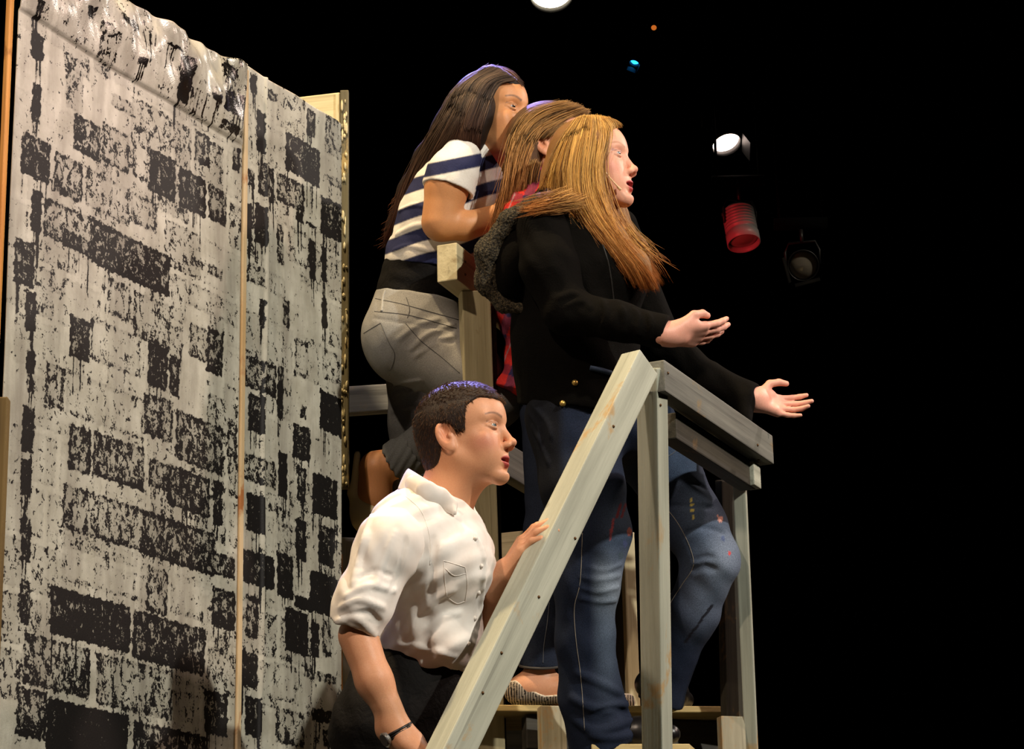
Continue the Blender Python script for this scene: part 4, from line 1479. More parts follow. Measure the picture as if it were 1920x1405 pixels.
bmesh.ops.create_cone(bm, cap_ends=True, segments=28, radius1=0.0155, radius2=0.0145, depth=0.008)
bmesh.ops.bevel(bm, geom=[e for e in bm.edges if abs(e.verts[0].co.z - e.verts[1].co.z) < 1e-6], offset=0.0012, segments=2, affect='EDGES')
cs = bm_obj('watch_case', bm, m_steel, wat, False)
mt = Vector(dirc @ M_CAM.T).to_track_quat('Z', 'Y').to_matrix().to_4x4()
mt.translation = Vector(to_world(cc) - origin_of(boy))
cs.matrix_local = mt
bm = bmesh.new()
bmesh.ops.create_cone(bm, cap_ends=True, segments=28, radius1=0.012, radius2=0.012, depth=0.002)
cs2 = bm_obj('watch_dial', bm, plain('watch_dial', (0.012, 0.012, 0.014), 0.12, 0.6), wat)
mt2 = mt.copy()
mt2.translation = Vector(to_world(cc + dirc * 0.0042) - origin_of(boy))
cs2.matrix_local = mt2
# the steps he climbs, below the frame
for (zz_, a_) in ((0.20, an), (0.28, af)):
    q = np.array([a_[0] + 0.08, a_[1], zz_])
    deck_w('tread', [q + [-0.30, -0.11, 0], q + [0.30, -0.11, 0], q + [0.30, 0.11, 0], q + [-0.30, 0.11, 0]], 0.03, m_tread)
    slab('riser', q + [-0.28, 0.0, -zz_ + 0.001], q + [0.28, 0.03, -0.031], m_dark, None, tw)
# ------------------------------------------------------------------ performer in the black jacket
def pix(V):
    """picture coordinates of points in camera axes (to find where a mark sits on a garment when it is made)"""
    return 960 + FPX * V[:, 0] / -V[:, 2], 702.5 - FPX * V[:, 1] / -V[:, 2]

W = Fig(5.9)
wz = P(1120, 1340, 5.9)
blonde = thing('person', 'person with long golden hair, black fleece-hooded jacket and flared jeans, hands held out', 'person', (wz[0], wz[1], Z_ST))
HW = head_frame(W.c(1104, 316), 0.0102, yaw=19, pitch=8)
skin_w = (0.76, 0.39, 0.27)
neck_w = [Cone(hl(HW, -1.4, -4, 0), W.c(1066, 425), 0.050, 0.055, 0.03), Cone(hl(HW, 1.0, -8, 0), W.c(1085, 425), 0.036, 0.040, 0.03)]
arm_wn = W.chain([(1018, 440, -.15, 40), (1058, 585, -.21, 36), (1160, 604, -.26, 27), (1254, 626, -.285, 20)])
arm_wf = W.chain([(1150, 440, .15, 40), (1235, 640, .15, 34), (1330, 712, .06, 28), (1412, 748, .0, 22)])
hand_wn = hand_prims(W.c(1260, 628, -.285), [0.84, 0.03, -0.50], [-0.05, 0.62, -0.72], 1, 0.86, curl=(9, 9, 10, 12), tout=30, tcurl=34, spread=0.6, droop=(4, 2, -1, -4))
hand_wf = hand_prims(W.c(1414, 750, .0), [0.84, -0.20, -0.30], [-0.05, 0.62, 0.75], -1, 0.78, curl=(10, 14, 20, 12), tout=52, tcurl=34, spread=3.0, droop=(12, 8, 4, 0))
legs_w = W.chain([(1062, 790, -.09, 60), (1095, 930, -.12, 50), (1105, 1075, -.14, 42), (1100, 1210, -.13, 38), (1125, 1375, -.11, 24)], 0.03) + \
         W.chain([(1180, 800, .10, 58), (1270, 960, .08, 46), (1330, 1050, .05, 38), (1290, 1160, .08, 36), (1240, 1300, .10, 24)], 0.03)
tors_w = W.chain([(1066, 430, 0, 50), (1085, 520, 0, 80), (1092, 650, 0, 78), (1105, 760, 0, 84)], 0.04, zs=1.3)
fw_b = shape(tors_w + arm_wn[:3] + arm_wf[:3] + legs_w + [Cone(W.c(1072, 400), W.c(1066, 430), 0.05, 0.055, 0.02)], 0.007)
fw_head = shape([head_prim(HW, dict(nose=0.72, full=1.10, open=0.75))] + neck_w, 0.0022, lo=HW['c'] - 0.175, hi=HW['c'] + 0.175)
fw_h1 = shape(hand_wn + [arm_wn[-1]], 0.0028)
fw_h2 = shape(hand_wf + [arm_wf[-1]], 0.0028)
def col_w(V):
    c = face_colors(HW, V, skin_w, (0.55, 0.10, 0.10), (0.36, 0.17, 0.08), 0.62, (0.62, 0.20, 0.15), lid=(0.25, 0.15, 0.16))
    for F, cc in ((fw_h1, 0), (fw_h2, 0)):
        m = np.all((V > F.lo) & (V < F.lo + F.n * F.vox), axis=1)
        c[m] = (0.72, 0.35, 0.26)
    return c
skin_obj('body', [fw_b, fw_head, fw_h1, fw_h2], MAT['skin'], blonde, col_w)
eye_objs(HW, blonde, (0.07, 0.08, 0.075), (0.95, 0.12, 0.12))

# jacket
m_jacket, nt, b = new_mat('black_knit')
n_ = noise(nt, 420, 3, 0.6, obj_coords(nt))
n2 = noise(nt, 22, 4, 0.6, obj_coords(nt), 0.8)
L(nt, mix_rgb(nt, n_, (0.0012, 0.0010, 0.0008), (0.0050, 0.0042, 0.0032)), b.inputs['Base Color'])
b.inputs['Roughness'].default_value = 0.85
b.inputs['Specular IOR Level'].default_value = 0.06
bump(nt, b, mix_rgb(nt, 0.75, n_, n2), 0.4, 0.01)
jk = [W.cone((1060, 408, 0), (1075, 500, 0), 74, 108, 0.04, zs=1.35), W.cone((1072, 500, 0), (1078, 640, 0), 112, 112, 0.05, zs=1.3),
      W.cone((1078, 640, 0), (1090, 752, 0), 112, 120, 0.05, zs=1.3), W.ell((1150, 520, -.05), (62, 62, .09), 0.06), W.ell((1150, 520, .07), (60, 62, .09), 0.06)]
fj = shape(jk, 0.005, warp=fabric_warp(0.002, 42, 34, 30, 0.3))
Xj, Yj, Zj = fj.axes(np.zeros(3, int), fj.n)
fj.g = np.maximum(fj.g, ((702.5 - 762) * W.u + 0.05 * np.clip((Xj - W.c(1120, 0)[0]) * 8, 0, 1) + 0.004 * np.sin(Xj * 60) - Yj).astype(np.float32))
slv = [W.cone((1020, 428, -.13), (1030, 500, -.18), 52, 50, 0.04), W.cone((1030, 500, -.18), (1062, 583, -.215), 49, 43, 0.03),
       W.cone((1062, 583, -.215), (1160, 603, -.262), 41, 34, 0.02), W.cone((1160, 603, -.262), (1249, 624, -.285), 33, 31, 0.02, cap1=True)]
slf = [W.cone((1148, 435, .15), (1232, 640, .15), 52, 44, 0.04), W.cone((1232, 640, .15), (1330, 714, .06), 42, 32, 0.03),
       W.cone((1330, 714, .06), (1412, 748, .0), 31, 29, 0.02, cap1=True), W.cone((1396, 756, -.02), (1400, 822, -.10), 20, 4, 0.03)]
fsl = shape(slv, 0.004, warp=fabric_warp(0.0014, 70, 60, 30, 0.0))
creases(W, fsl, [([(1048, 560), (1075, 552), (1096, 566)], .007, .8), ([(1062, 575), (1090, 566), (1108, 580)], .006, .8), ([(1165, 578), (1172, 598), (1168, 622)], .006, .6),
                 ([(1190, 584), (1198, 604), (1194, 628)], .006, .6), ([(1216, 592), (1222, 612), (1218, 636)], .006, .6), ([(1130, 566), (1138, 588), (1132, 612)], .006, .6)])
fsf = shape(slf, 0.004, warp=fabric_warp(0.0014, 70, 60, 30, 1.0))
jacket = skin_obj('jacket', [fj, fsl, fsf], m_jacket, blonde)
hstrip(W, [fj], [(1128, 452), (1142, 500), (1150, 560), (1152, 600)], 0.0022, 'zip_edge', plain('zip_tape', (0.02, 0.018, 0.016), 0.5), jacket)
# fleece-lined hood lying on the back
m_fleece, nt, b = new_mat('sherpa_fleece')
n_ = noise(nt, 230, 3, 0.7, obj_coords(nt))
L(nt, mix_rgb(nt, ramp(nt, n_, 0.42, 0.72), (0.010, 0.008, 0.005), (0.20, 0.155, 0.085)), b.inputs['Base Color'])
b.inputs['Roughness'].default_value = 0.95
bump(nt, b, n_, 0.9, 0.012)
fz = lambda X, Y, Z: 0.0022 * (np.sin(X * 430 + 2 * np.sin(Y * 190)) * np.sin(Y * 400 + 2 * np.sin(Z * 210)) + np.sin(Z * 390 + X * 170) * 0.6)
hd = W.chain([(1006, 374, -.10, 11), (955, 412, -.12, 17), (918, 472, -.10, 24), (916, 528, -.08, 24), (946, 568, -.08, 17), (985, 580, -.10, 8)], 0.015)
hd += W.chain([(918, 472, -.08, 24), (930, 470, .06, 24), (975, 400, .10, 16)], 0.02)
hood = skin_obj('hood_lining', shape(hd, 0.0035, warp=fz), m_fleece, jacket)
fho = shape([W.ell((968, 490, -.02), (48, 92, .14), 0.03, ang=-14), W.cone((1010, 390, -.07), (972, 480, -.09), 26, 36, 0.03)], 0.005)
skin_obj('hood', fho, m_jacket, jacket)
m_brass = plain('brass', (0.55, 0.36, 0.10), 0.35, 0.6, 0.8)
for x, y in ((1078, 718), (1055, 757)):
    d = near_surface([fj], [x], [y], W.d0)[0]
    bm = bmesh.new()
    bmesh.ops.create_uvsphere(bm, u_segments=14, v_segments=8, radius=0.0075, matrix=Matrix.Translation(Vector(P(x, y, d) - origin_of(blonde))))
    o = bm_obj('button', bm, m_brass, jacket, True)
    o['label'] = 'gold stud button'

# jeans: dark denim, faded over thigh and knee, with paint marks and painted-in light and shade
m_denim = vcol_mat('denim', 0.82, 0.15, fine=520, fine_amt=0.55, bump_amt=0.3)
jn = [W.ell((1112, 790, 0), (128, 82, .16), 0.04), W.cone((1070, 780, -.08), (1092, 910, -.12), 84, 74, 0.03),
      W.cone((1092, 910, -.12), (1112, 1000, -.135), 74, 66, 0.03), W.cone((1112, 1000, -.135), (1100, 1085, -.14), 66, 58, 0.03), W.cone((1100, 1085, -.14), (1097, 1200, -.13), 58, 53, 0.03),
      W.cone((1097, 1200, -.13), (1108, 1305, -.12), 53, 57, 0.02), W.cone((1108, 1305, -.12), (1133, 1396, -.11), 57, 66, 0.02, cap1=True),
      W.cone((1180, 790, .09), (1240, 870, .09), 86, 66, 0.05), W.cone((1240, 870, .09), (1300, 985, .07), 68, 58, 0.03), W.cone((1300, 985, .07), (1334, 1050, .05), 58, 51, 0.03),
      W.cone((1334, 1050, .05), (1298, 1152, .08), 51, 49, 0.025), W.cone((1298, 1152, .08), (1262, 1235, .10), 49, 42, 0.02), W.cone((1262, 1235, .10), (1238, 1318, .11), 42, 44, 0.02, cap1=True)]
fjn = shape(jn, 0.0045, warp=fabric_warp(0.0012, 50, 45, 30, 1.4))
creases(W, fjn, [([(1090, 1082), (1120, 1088), (1160, 1080)], .0055, .7), ([(1088, 1102), (1120, 1110), (1158, 1102)], .005, .7), ([(1090, 1122), (1120, 1128), (1154, 1126)], .0055, .7),
                 ([(1100, 1064), (1130, 1070), (1164, 1058)], .005, .6),
                 ([(1085, 1262), (1120, 1280), (1160, 1300)], .009, .9), ([(1075, 1310), (1120, 1330), (1172, 1322)], .010, .9), ([(1080, 1350), (1120, 1372), (1180, 1352)], .010, 1.0),
                 ([(1110, 1380), (1150, 1384), (1196, 1376)], .009, .9), ([(1120, 1340), (1150, 1330), (1180, 1338)], .007, -.8),
                 ([(1250, 905), (1290, 900), (1325, 915)], .006, -.7), ([(1255, 950), (1300, 948), (1340, 952)], .006, -.7), ([(1285, 1000), (1320, 990), (1360, 1000)], .006, -.6),
                 ([(1298, 1070), (1320, 1064), (1340, 1070)], .008, -.9), ([(1300, 1050), (1322, 1044), (1340, 1046)], .006, -.8),
                 ([(992, 775), (1010, 800), (1016, 830)], .005, .8), ([(998, 760), (1025, 790), (1035, 820)], .005, .8), ([(1000, 800), (1015, 830), (1030, 870)], .006, .7)])
def col_jeans(V):
    px, py = pix(V)
    base = np.tile([0.011, 0.017, 0.036], (len(V), 1))
    def bl(w, c):
        w = np.clip(w, 0, 1)[:, None]
        base[:] = base * (1 - w) + np.array(c) * w
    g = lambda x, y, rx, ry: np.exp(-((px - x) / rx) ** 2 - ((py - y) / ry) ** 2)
    front = np.clip((px - 1105) / 40, 0, 1)  # keeps near-leg fades to the lit right side, light painted in
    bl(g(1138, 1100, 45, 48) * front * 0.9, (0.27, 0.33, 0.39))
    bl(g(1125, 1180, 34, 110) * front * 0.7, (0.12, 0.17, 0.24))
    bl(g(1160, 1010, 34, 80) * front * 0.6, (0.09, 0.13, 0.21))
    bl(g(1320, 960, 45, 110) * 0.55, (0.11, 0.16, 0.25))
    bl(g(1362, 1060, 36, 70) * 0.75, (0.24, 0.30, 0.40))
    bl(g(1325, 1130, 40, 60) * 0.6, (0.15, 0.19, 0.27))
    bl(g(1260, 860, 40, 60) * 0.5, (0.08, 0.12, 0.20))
    bl(np.clip((1000 - py) / 60, 0, 1) * np.clip((1060 - px) / 15, 0, 1) * 0.8, (0.006, 0.006, 0.007))  # shadow on the hip painted into the denim
    cam_side = V[:, 2] > -W.d0 - 0.06
    def spot_(x, y, rx, ry, c):
        bl((((px - x) / rx) ** 2 + ((py - y) / ry) ** 2 < 1) * cam_side * 0.9, c)
    for (x, y, rx, ry) in ((1296, 939, 3.2, 4), (1297, 947, 3.5, 3), (1298, 957, 2, 6), (1299, 970, 2, 5)):
        spot_(x, y, rx, ry, (0.62, 0.52, 0.12))
    for (x, y, rx, ry) in ((1351, 974, 5, 5), (1346, 969, 2, 2)):
        spot_(x, y, rx, ry, (0.60, 0.30, 0.24))
    spot_(1368, 1037, 3.2, 4, (0.60, 0.06, 0.05))
    spot_(1356, 1010, 4, 5, (0.07, 0.10, 0.20))
    for t in np.linspace(0, 1, 9):
        spot_(1150 - 6 * t, 976 + 34 * t, 2.6, 2.4, (0.32, 0.06, 0.07))
    for x0, y0 in ((1164, 946), (1173, 946)):
        for t in np.linspace(0, 1, 10):
            spot_(x0 - 7 * t, y0 + 24 * t, 2.4, 2.6, (0.16, 0.015, 0.02))
    spot_(1180, 997, 5, 7, (0.50, 0.13, 0.08))
    spot_(1164, 1042, 5, 7, (0.06, 0.09, 0.12))
    spot_(1172, 1020, 4, 7, (0.07, 0.09, 0.20))
    for t in np.linspace(0, 1, 26):
        spot_(1335 - 50 * t, 1136 + 68 * t, 3.0, 2.6, (0.012, 0.012, 0.018))
    return base
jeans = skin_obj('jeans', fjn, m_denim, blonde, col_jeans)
m_thread = plain('pale_seam_thread', (0.24, 0.22, 0.19), 0.7)
m_thread2 = plain('dark_seam_thread', (0.10, 0.11, 0.13), 0.7)
for nm, pts, mt_, r in (('seam', [(1092, 1000), (1088, 1090), (1077, 1140), (1080, 1200), (1088, 1260), (1093, 1320), (1096, 1370)], m_thread, 0.0009),
                        ('seam', [(1240, 942), (1270, 980), (1293, 1025), (1300, 1062), (1280, 1095), (1258, 1130), (1247, 1160)], m_thread, 0.0009),
                        ('seam', [(1262, 800), (1275, 830), (1262, 850), (1238, 862)], m_thread2, 0.0013)):
    o = hstrip(W, [fjn], pts, r, nm, mt_, jeans)
hstrip(W, [fj, fjn], [(1106, 690), (1126, 694), (1146, 700)], 0.0060, 'waist_highlight', plain('highlight_denim', (0.035, 0.06, 0.11), 0.8), jeans)  # blue highlight at the jacket hem, drawn as a coloured strip
# shoes
zf = to_world(W.c(1125, 1375, -.11))
skin_obj('shoe', shape(foot_prims([zf[0], zf[1], Z_ST + 0.08], (1, -0.2), Z_ST + 0.001, 0.21), 0.005), m_shoe, blonde)
zf = to_world(W.c(1232, 1300, .12))
skin_obj('shoe', shape(foot_prims([zf[0], zf[1], Z_PL + 0.08], (0.5, 0.9), Z_PL + 0.001, 0.20), 0.005), m_shoe, blonde)

# hair
def carve_face(H, x0, y0, k=0.004):
    def f(X, Y, Z):
        R, s = H['R'], H['s']
        q = (X - H['c'][0], Y - H['c'][1], Z - H['c'][2])
        x = (q[0] * R[0, 0] + q[1] * R[1, 0] + q[2] * R[2, 0]) / s
        y = (q[0] * R[0, 1] + q[1] * R[1, 1] + q[2] * R[2, 1]) / s
        z = (q[0] * R[0, 2] + q[1] * R[1, 2] + q[2] * R[2, 2]) / s
        return np.maximum(x0 - x, y - y0 + 0.18 * np.maximum(x - x0, 0)) * s
    return Fn(f, H['c'] - 0.15, H['c'] + 0.15, k, True)
def skull(H, dx=0.0, gx=9.7, gy=9.0, gz=8.1, cy=3.3):
    return Ell(hl(H, -0.7 + dx, cy, 0), (gx * H['s'], gy * H['s'], gz * H['s']), 0.02, H['R'])
hw_pr = [skull(HW, dx=0.9, gx=9.3), Ell(hl(HW, 2.7, 3.9, 0), (6.2 * HW['s'], 6.5 * HW['s'], 6.6 * HW['s']), 0.006, HW['R']), carve_face(HW, 5.4, 7.5)]
hw_pr += W.chain([(1100, 275, -.055, 38), (1086, 335, -.075, 42), (1096, 395, -.10, 36), (1138, 448, -.12, 30), (1190, 500, -.13, 25), (1222, 538, -.13, 8)], 0.03)
hw_pr += W.chain([(1078, 275, 0, 34), (1052, 335, 0, 34), (1032, 378, -.02, 26)], 0.03)
hw_pr += W.chain([(1118, 300, .06, 24), (1148, 400, .05, 24), (1190, 470, .0, 22), (1220, 520, -.02, 10)], 0.03)
fwh = shape(hw_pr, 0.004)
GOLD0, GOLD1, RUST = (0.10, 0.036, 0.006), (0.95, 0.55, 0.15), (0.44, 0.14, 0.028)
gd = [[(1140, 222), (1154, 238), (1145, 290), (1146, 350), (1160, 410), (1204, 470), (1244, 526)],
      [(1122, 219), (1134, 250), (1122, 310), (1130, 370), (1158, 440), (1208, 500), (1234, 548)],
      [(1108, 218), (1104, 258), (1096, 330), (1108, 390), (1146, 450), (1186, 505), (1206, 548)],
      [(1096, 219), (1078, 255), (1066, 320), (1076, 380), (1110, 430), (1148, 478), (1184, 524)],
      [(1090, 221), (1064, 262), (1044, 320), (1042, 372), (1070, 405), (1100, 435), (1128, 468)],
      [(1084, 224), (1052, 270), (1030, 325), (1016, 360), (1022, 390), (1040, 410)]]
lay = [dict(guides=gd, n=5200, r=0.00065, spread=(2.5, 6.0), wave=3.0, c0=GOLD0, c1=GOLD1, tip=RUST, trim=0.80, thick=0.008, cpow=0.9, pts=22, clump=170, pull=0.72),
       dict(guides=gd, n=420, r=0.0004, spread=(4.0, 13.0), wave=9.0, c0=GOLD0, c1=GOLD1, tip=RUST, trim=0.75, thick=0.012, pts=22),
       dict(guides=[[(1122, 220), (1138, 224), (1150, 232), (1156, 240)], [(1116, 219), (1140, 222), (1158, 230), (1165, 240)]], n=400, r=0.0006, spread=(2, 2), wave=1, c0=GOLD0, c1=GOLD1, thick=0.003, pts=10, lift=0.002),
       dict(guides=[[(1120, 219), (1090, 232), (1062, 262), (1044, 300)], [(1110, 219), (1080, 240), (1052, 280), (1032, 330)], [(1100, 220), (1072, 238), (1046, 280), (1026, 340)]], n=1400, r=0.0006,
            spread=(2, 4), wave=2, c0=GOLD0, c1=(0.82, 0.55, 0.22), thick=0.004, pts=12),
       dict(guides=[[(1066, 352, -.15), (1034, 362, -.16), (1000, 372, -.15), (958, 388, -.14)], [(1090, 384, -.17), (1052, 392, -.185), (1018, 394, -.19), (985, 402, -.18)],
                    [(1092, 362, -.16), (1062, 374, -.18), (1035, 382, -.185), (1008, 388, -.17)]], n=900, r=0.0005, spread=(9, 12), wave=12, clump=40, c0=GOLD0, c1=(0.66, 0.36, 0.11), tip=RUST, thick=0.018, trim=0.35, start=0.35),
       dict(guides=[[(1170, 440, -.12), (1215, 480, -.12), (1250, 515, -.10)], [(1180, 420, -.06), (1210, 460, -.06), (1240, 490, -.05)]], n=70, r=0.0006, spread=(6, 14), wave=8, c0=GOLD0, c1=GOLD1, tip=RUST, trim=0.6)]
hair_obj('hair', fwh, lay, W.d0, [fwh], m_hair, blonde, (0.24, 0.115, 0.034))

# head-worn microphone along the cheek
dm = near_surface([fw_head], [1134, 1150, 1162], [322, 341, 354], W.d0)
dm = np.where(np.isnan(dm), np.nanmean(dm), dm)
mp = [camP(1128, 314, dm[0] - 0.004), camP(1140, 329, dm[0] - 0.006), camP(1152, 343, dm[1] - 0.008), camP(1163, 355, dm[2] - 0.012)]
m_mic = plain('beige_plastic', (0.72, 0.50, 0.28), 0.4, 0.5)
mic = tube_obj('headset_microphone', mp, 0.0018, m_mic, blonde, 16, 8)
mic['label'] = 'thin beige boom microphone on the cheek'
tube_obj('capsule', [camP(1158, 350, dm[2] - 0.011), camP(1164, 356, dm[2] - 0.0125)], 0.0032, m_mic, mic, 6, 10)
# ------------------------------------------------------------------ performer in the striped top
D = Fig(6.25)
dz_ = P(770, 1340, 6.37)
dark = thing('person', 'person with long dark hair, striped navy and white top, grey jeans, leaning on rail', 'person', (dz_[0], dz_[1], Z_PL))
HD = head_frame(D.c(917, 220), 0.0103, yaw=28, pitch=-2, roll=0)
skin_d = (0.60, 0.275, 0.115)
arm_d = D.chain([(852, 315, -.13, 26), (838, 350, -.16, 39), (826, 416, -.17, 35)], 0.015) + D.chain([(828, 420, -.17, 31), (872, 424, -.165, 26), (965, 398, -.13, 22)], 0.012)
tors_d = D.chain([(890, 300, 0, 44), (865, 350, 0, 62), (838, 410, 0, 74), (798, 490, 0, 56), (780, 560, 0, 62), (770, 630, 0, 74)], 0.04, zs=1.3)
legs_d = D.chain([(775, 640, -.08, 68), (880, 705, -.10, 46), (928, 750, -.10, 42), (820, 818, -.02, 36), (744, 868, .0, 30)], 0.02) + \
         D.chain([(788, 660, .10, 56), (766, 800, .12, 28), (768, 1000, .12, 26), (772, 1240, .12, 22)], 0.03)
foot_d = [D.cone((748, 866, 0), (706, 876, 0), 28, 29, 0.012), D.cone((706, 880, 0), (702, 930, 0), 33, 32, 0.012), D.cone((702, 930, 0), (722, 1010, 0), 31, 24, 0.012)]
fd_b = shape(tors_d + legs_d + foot_d, 0.006)
fd_a = shape(arm_d, 0.004)
hnd_d = hand_prims(D.c(965, 398, -.13), [0.85, -0.25, -0.45], [0.0, -0.9, 0.3], -1, 0.92)
fd_h = shape(hnd_d + [arm_d[-1]], 0.004)
fd_head = shape([head_prim(HD, dict(nose=0.72, full=1.08, open=0.2)), Cone(hl(HD, -1.4, -4, 0), D.c(890, 312), 0.048, 0.055, 0.03), Cone(hl(HD, 1.0, -8, 0), D.c(905, 305), 0.036, 0.042, 0.03)],
                0.0024, lo=HD['c'] - 0.17, hi=HD['c'] + 0.17)
skin_obj('body', [fd_b, fd_a, fd_h, fd_head], MAT['skin'], dark, lambda V: face_colors(HD, V, skin_d, (0.36, 0.08, 0.06), (0.02, 0.010, 0.006), 0.2, (0.45, 0.15, 0.07)))
eye_objs(HD, dark, (0.03, 0.015, 0.008), (0.97, -0.02, 0.12))
# striped top
m_top = vcol_mat('striped_jersey', 0.8, 0.15, fine=300, fine_amt=0.2, bump_amt=0.25)
NAVY, WHITE = (0.022, 0.026, 0.075), (0.80, 0.77, 0.70)
tp = [D.cone((884, 292, 0), (866, 338, 0), 46, 72, 0.04, zs=1.4), D.cone((866, 338, 0), (842, 410, 0), 74, 88, 0.04, zs=1.3), D.cone((842, 410, 0), (803, 487, 0), 88, 82, 0.04, zs=1.3),
      D.ell((890, 388, -.04), (52, 46, .08), 0.05)]
ftp = shape(tp, 0.0028, warp=fabric_warp(0.0013, 50, 60, 30, 0.9))
Xt, Yt, Zt = ftp.axes(np.zeros(3, int), ftp.n)
ftp.g = np.maximum(ftp.g, (((702.5 - 491) * D.u - (Xt - D.c(730, 0)[0]) * 0.10) - Yt).astype(np.float32))
sl = [D.cone((864, 296, -.11), (847, 330, -.150), 38, 45, 0.03), D.cone((847, 330, -.150), (839, 357, -.160), 45, 48, 0.02, cap1=True)]
fsl_d = shape(sl, 0.0028, warp=fabric_warp(0.0010, 70, 70, 30, 0.2))
fsl_d.add(Cone(D.c(841, 350, -.162), D.c(836, 376, -.165), 42 * D.u, 43 * D.u, 0.003, sub=True))
creases(D, ftp, [([(745, 440), (775, 425), (800, 420)], .006, .7), ([(750, 395), (775, 385), (798, 388)], .005, .6), ([(740, 470), (770, 462), (810, 470)], .006, .7)])
n_t = [0]
def col_top(V):
    px, py = pix(V)
    is_sl = fsl_d.sample(V) < 0.002
    t = py + 0.30 * (px - 785) + 2.0 * np.sin(px * 0.05)
    nv = np.clip((13.0 - np.abs(((t - 395 + 25) % 49) - 25)) / 2.6 + 0.5, 0, 1)
    ts = py + 0.20 * (px - 840)
    ns = np.clip((12.5 - np.abs(ts - 312)) / 2.6 + 0.5, 0, 1)
    m = np.where(is_sl, ns, nv)[:, None]
    return np.array(NAVY) * m + np.array(WHITE) * (1 - m)
top = skin_obj('striped_top', [ftp, fsl_d], m_top, dark, col_top)
cm = [D.cone((806, 466, 0), (786, 552, 0), 77, 80, 0.03, zs=1.3)]
skin_obj('camisole', shape(cm, 0.005, warp=fabric_warp(0.0012, 30, 90, 20, 0.5)), m_blackcloth, dark)
# jeans
m_denim2 = vcol_mat('washed_denim', 0.8, 0.18, fine=520, fine_amt=0.35, bump_amt=0.3)
dj = [D.cone((785, 556, 0), (773, 625, 0), 80, 92, 0.04, zs=1.32, cap0=True), D.cone((775, 635, -.07), (876, 702, -.10), 90, 62, 0.04), D.cone((876, 702, -.10), (930, 748, -.10), 62, 52, 0.03),
      D.cone((926, 758, -.09), (820, 818, -.02), 48, 43, 0.02), D.cone((820, 818, -.02), (752, 862, .0), 42, 38, 0.02, cap1=True)] + \
     D.chain([(788, 660, .10, 74), (764, 790, .12, 34), (768, 1000, .12, 34), (772, 1270, .12, 32)], 0.03)
fdj = shape(dj, 0.0045, warp=fabric_warp(0.0010, 50, 50, 30, 0.4))
creases(D, fdj, [([(770, 655), (800, 628), (850, 610)], .006, .8), ([(778, 668), (810, 645), (850, 632)], .006, .8), ([(748, 636), (780, 612), (820, 600)], .006, .8),
                 ([(790, 655), (820, 640), (850, 640)], .005, -.8), ([(700, 596), (760, 606), (850, 618)], .004, -.7), ([(735, 745), (755, 736), (790, 728)], .006, .7), ([(738, 772), (755, 766), (790, 752)], .006, .7),
                 ([(736, 722), (756, 716), (790, 712)], .005, .6)])
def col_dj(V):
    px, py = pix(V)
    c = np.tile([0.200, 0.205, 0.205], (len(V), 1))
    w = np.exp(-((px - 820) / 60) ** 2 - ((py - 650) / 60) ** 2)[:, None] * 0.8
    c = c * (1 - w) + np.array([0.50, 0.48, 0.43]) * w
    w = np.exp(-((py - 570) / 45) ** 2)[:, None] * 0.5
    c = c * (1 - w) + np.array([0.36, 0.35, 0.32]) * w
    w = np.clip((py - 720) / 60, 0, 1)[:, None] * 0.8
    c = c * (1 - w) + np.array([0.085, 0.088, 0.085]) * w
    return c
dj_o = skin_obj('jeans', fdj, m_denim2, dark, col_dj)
cf = [D.cone((782, 846, -.01), (738, 872, .0), 41, 44, 0.01, cap0=True, cap1=True)]
fcf = shape(cf, 0.0035, warp=lambda X, Y, Z: 0.0016 * np.sin((X * 0.85 - Y * 0.5) * 330))
fcf.add(Cone(D.c(752, 864, 0), D.c(726, 880, 0), 37 * D.u, 40 * D.u, 0.003, sub=True))
skin_obj('rolled_cuff', fcf, m_denim2, dj_o, lambda V: np.tile([0.11, 0.115, 0.112], (len(V), 1)))
m_th = plain('grey_stitching', (0.10, 0.10, 0.10), 0.8)
for pts in ([(682, 625), (700, 614), (714, 606)], [(714, 606), (728, 640), (740, 665), (734, 690), (728, 696)], [(704, 560), (760, 572), (860, 600)], [(702, 584), (770, 592), (856, 616)],
            [(762, 558), (768, 580), (764, 596)], [(760, 606), (790, 640), (830, 672), (862, 700)]):
    hstrip(D, [fdj], pts, 0.0011, 'seam', m_th, dj_o)
hstrip(D, [fdj], [(722, 546), (718, 560), (716, 584)], 0.0040, 'belt_loop', plain('pale_denim_loop', (0.34, 0.33, 0.30), 0.8), dj_o)
m_btn2 = plain('zip_metal', (0.02, 0.02, 0.022), 0.4, 0.5)
# beige flat on the lifted foot, black one on the standing foot
m_beige = plain('beige_shoe', srgb(206, 194, 160), 0.55, 0.3)
shp = [D.cone((670, 852, 0), (664, 925, 0), 6, 9, 0.01), D.cone((664, 925, 0), (690, 965, 0), 10, 33, 0.02), D.cone((692, 962, 0), (722, 1024, 0), 34, 26, 0.02)]
skin_obj('shoe', shape(shp, 0.004), m_beige, dark)
zf = to_world(D.c(772, 1290, .12))
skin_obj('shoe', shape(foot_prims([zf[0], zf[1], Z_PL + 0.08], (1, 0.1), Z_PL + 0.001, 0.21), 0.005), m_beige, dark)
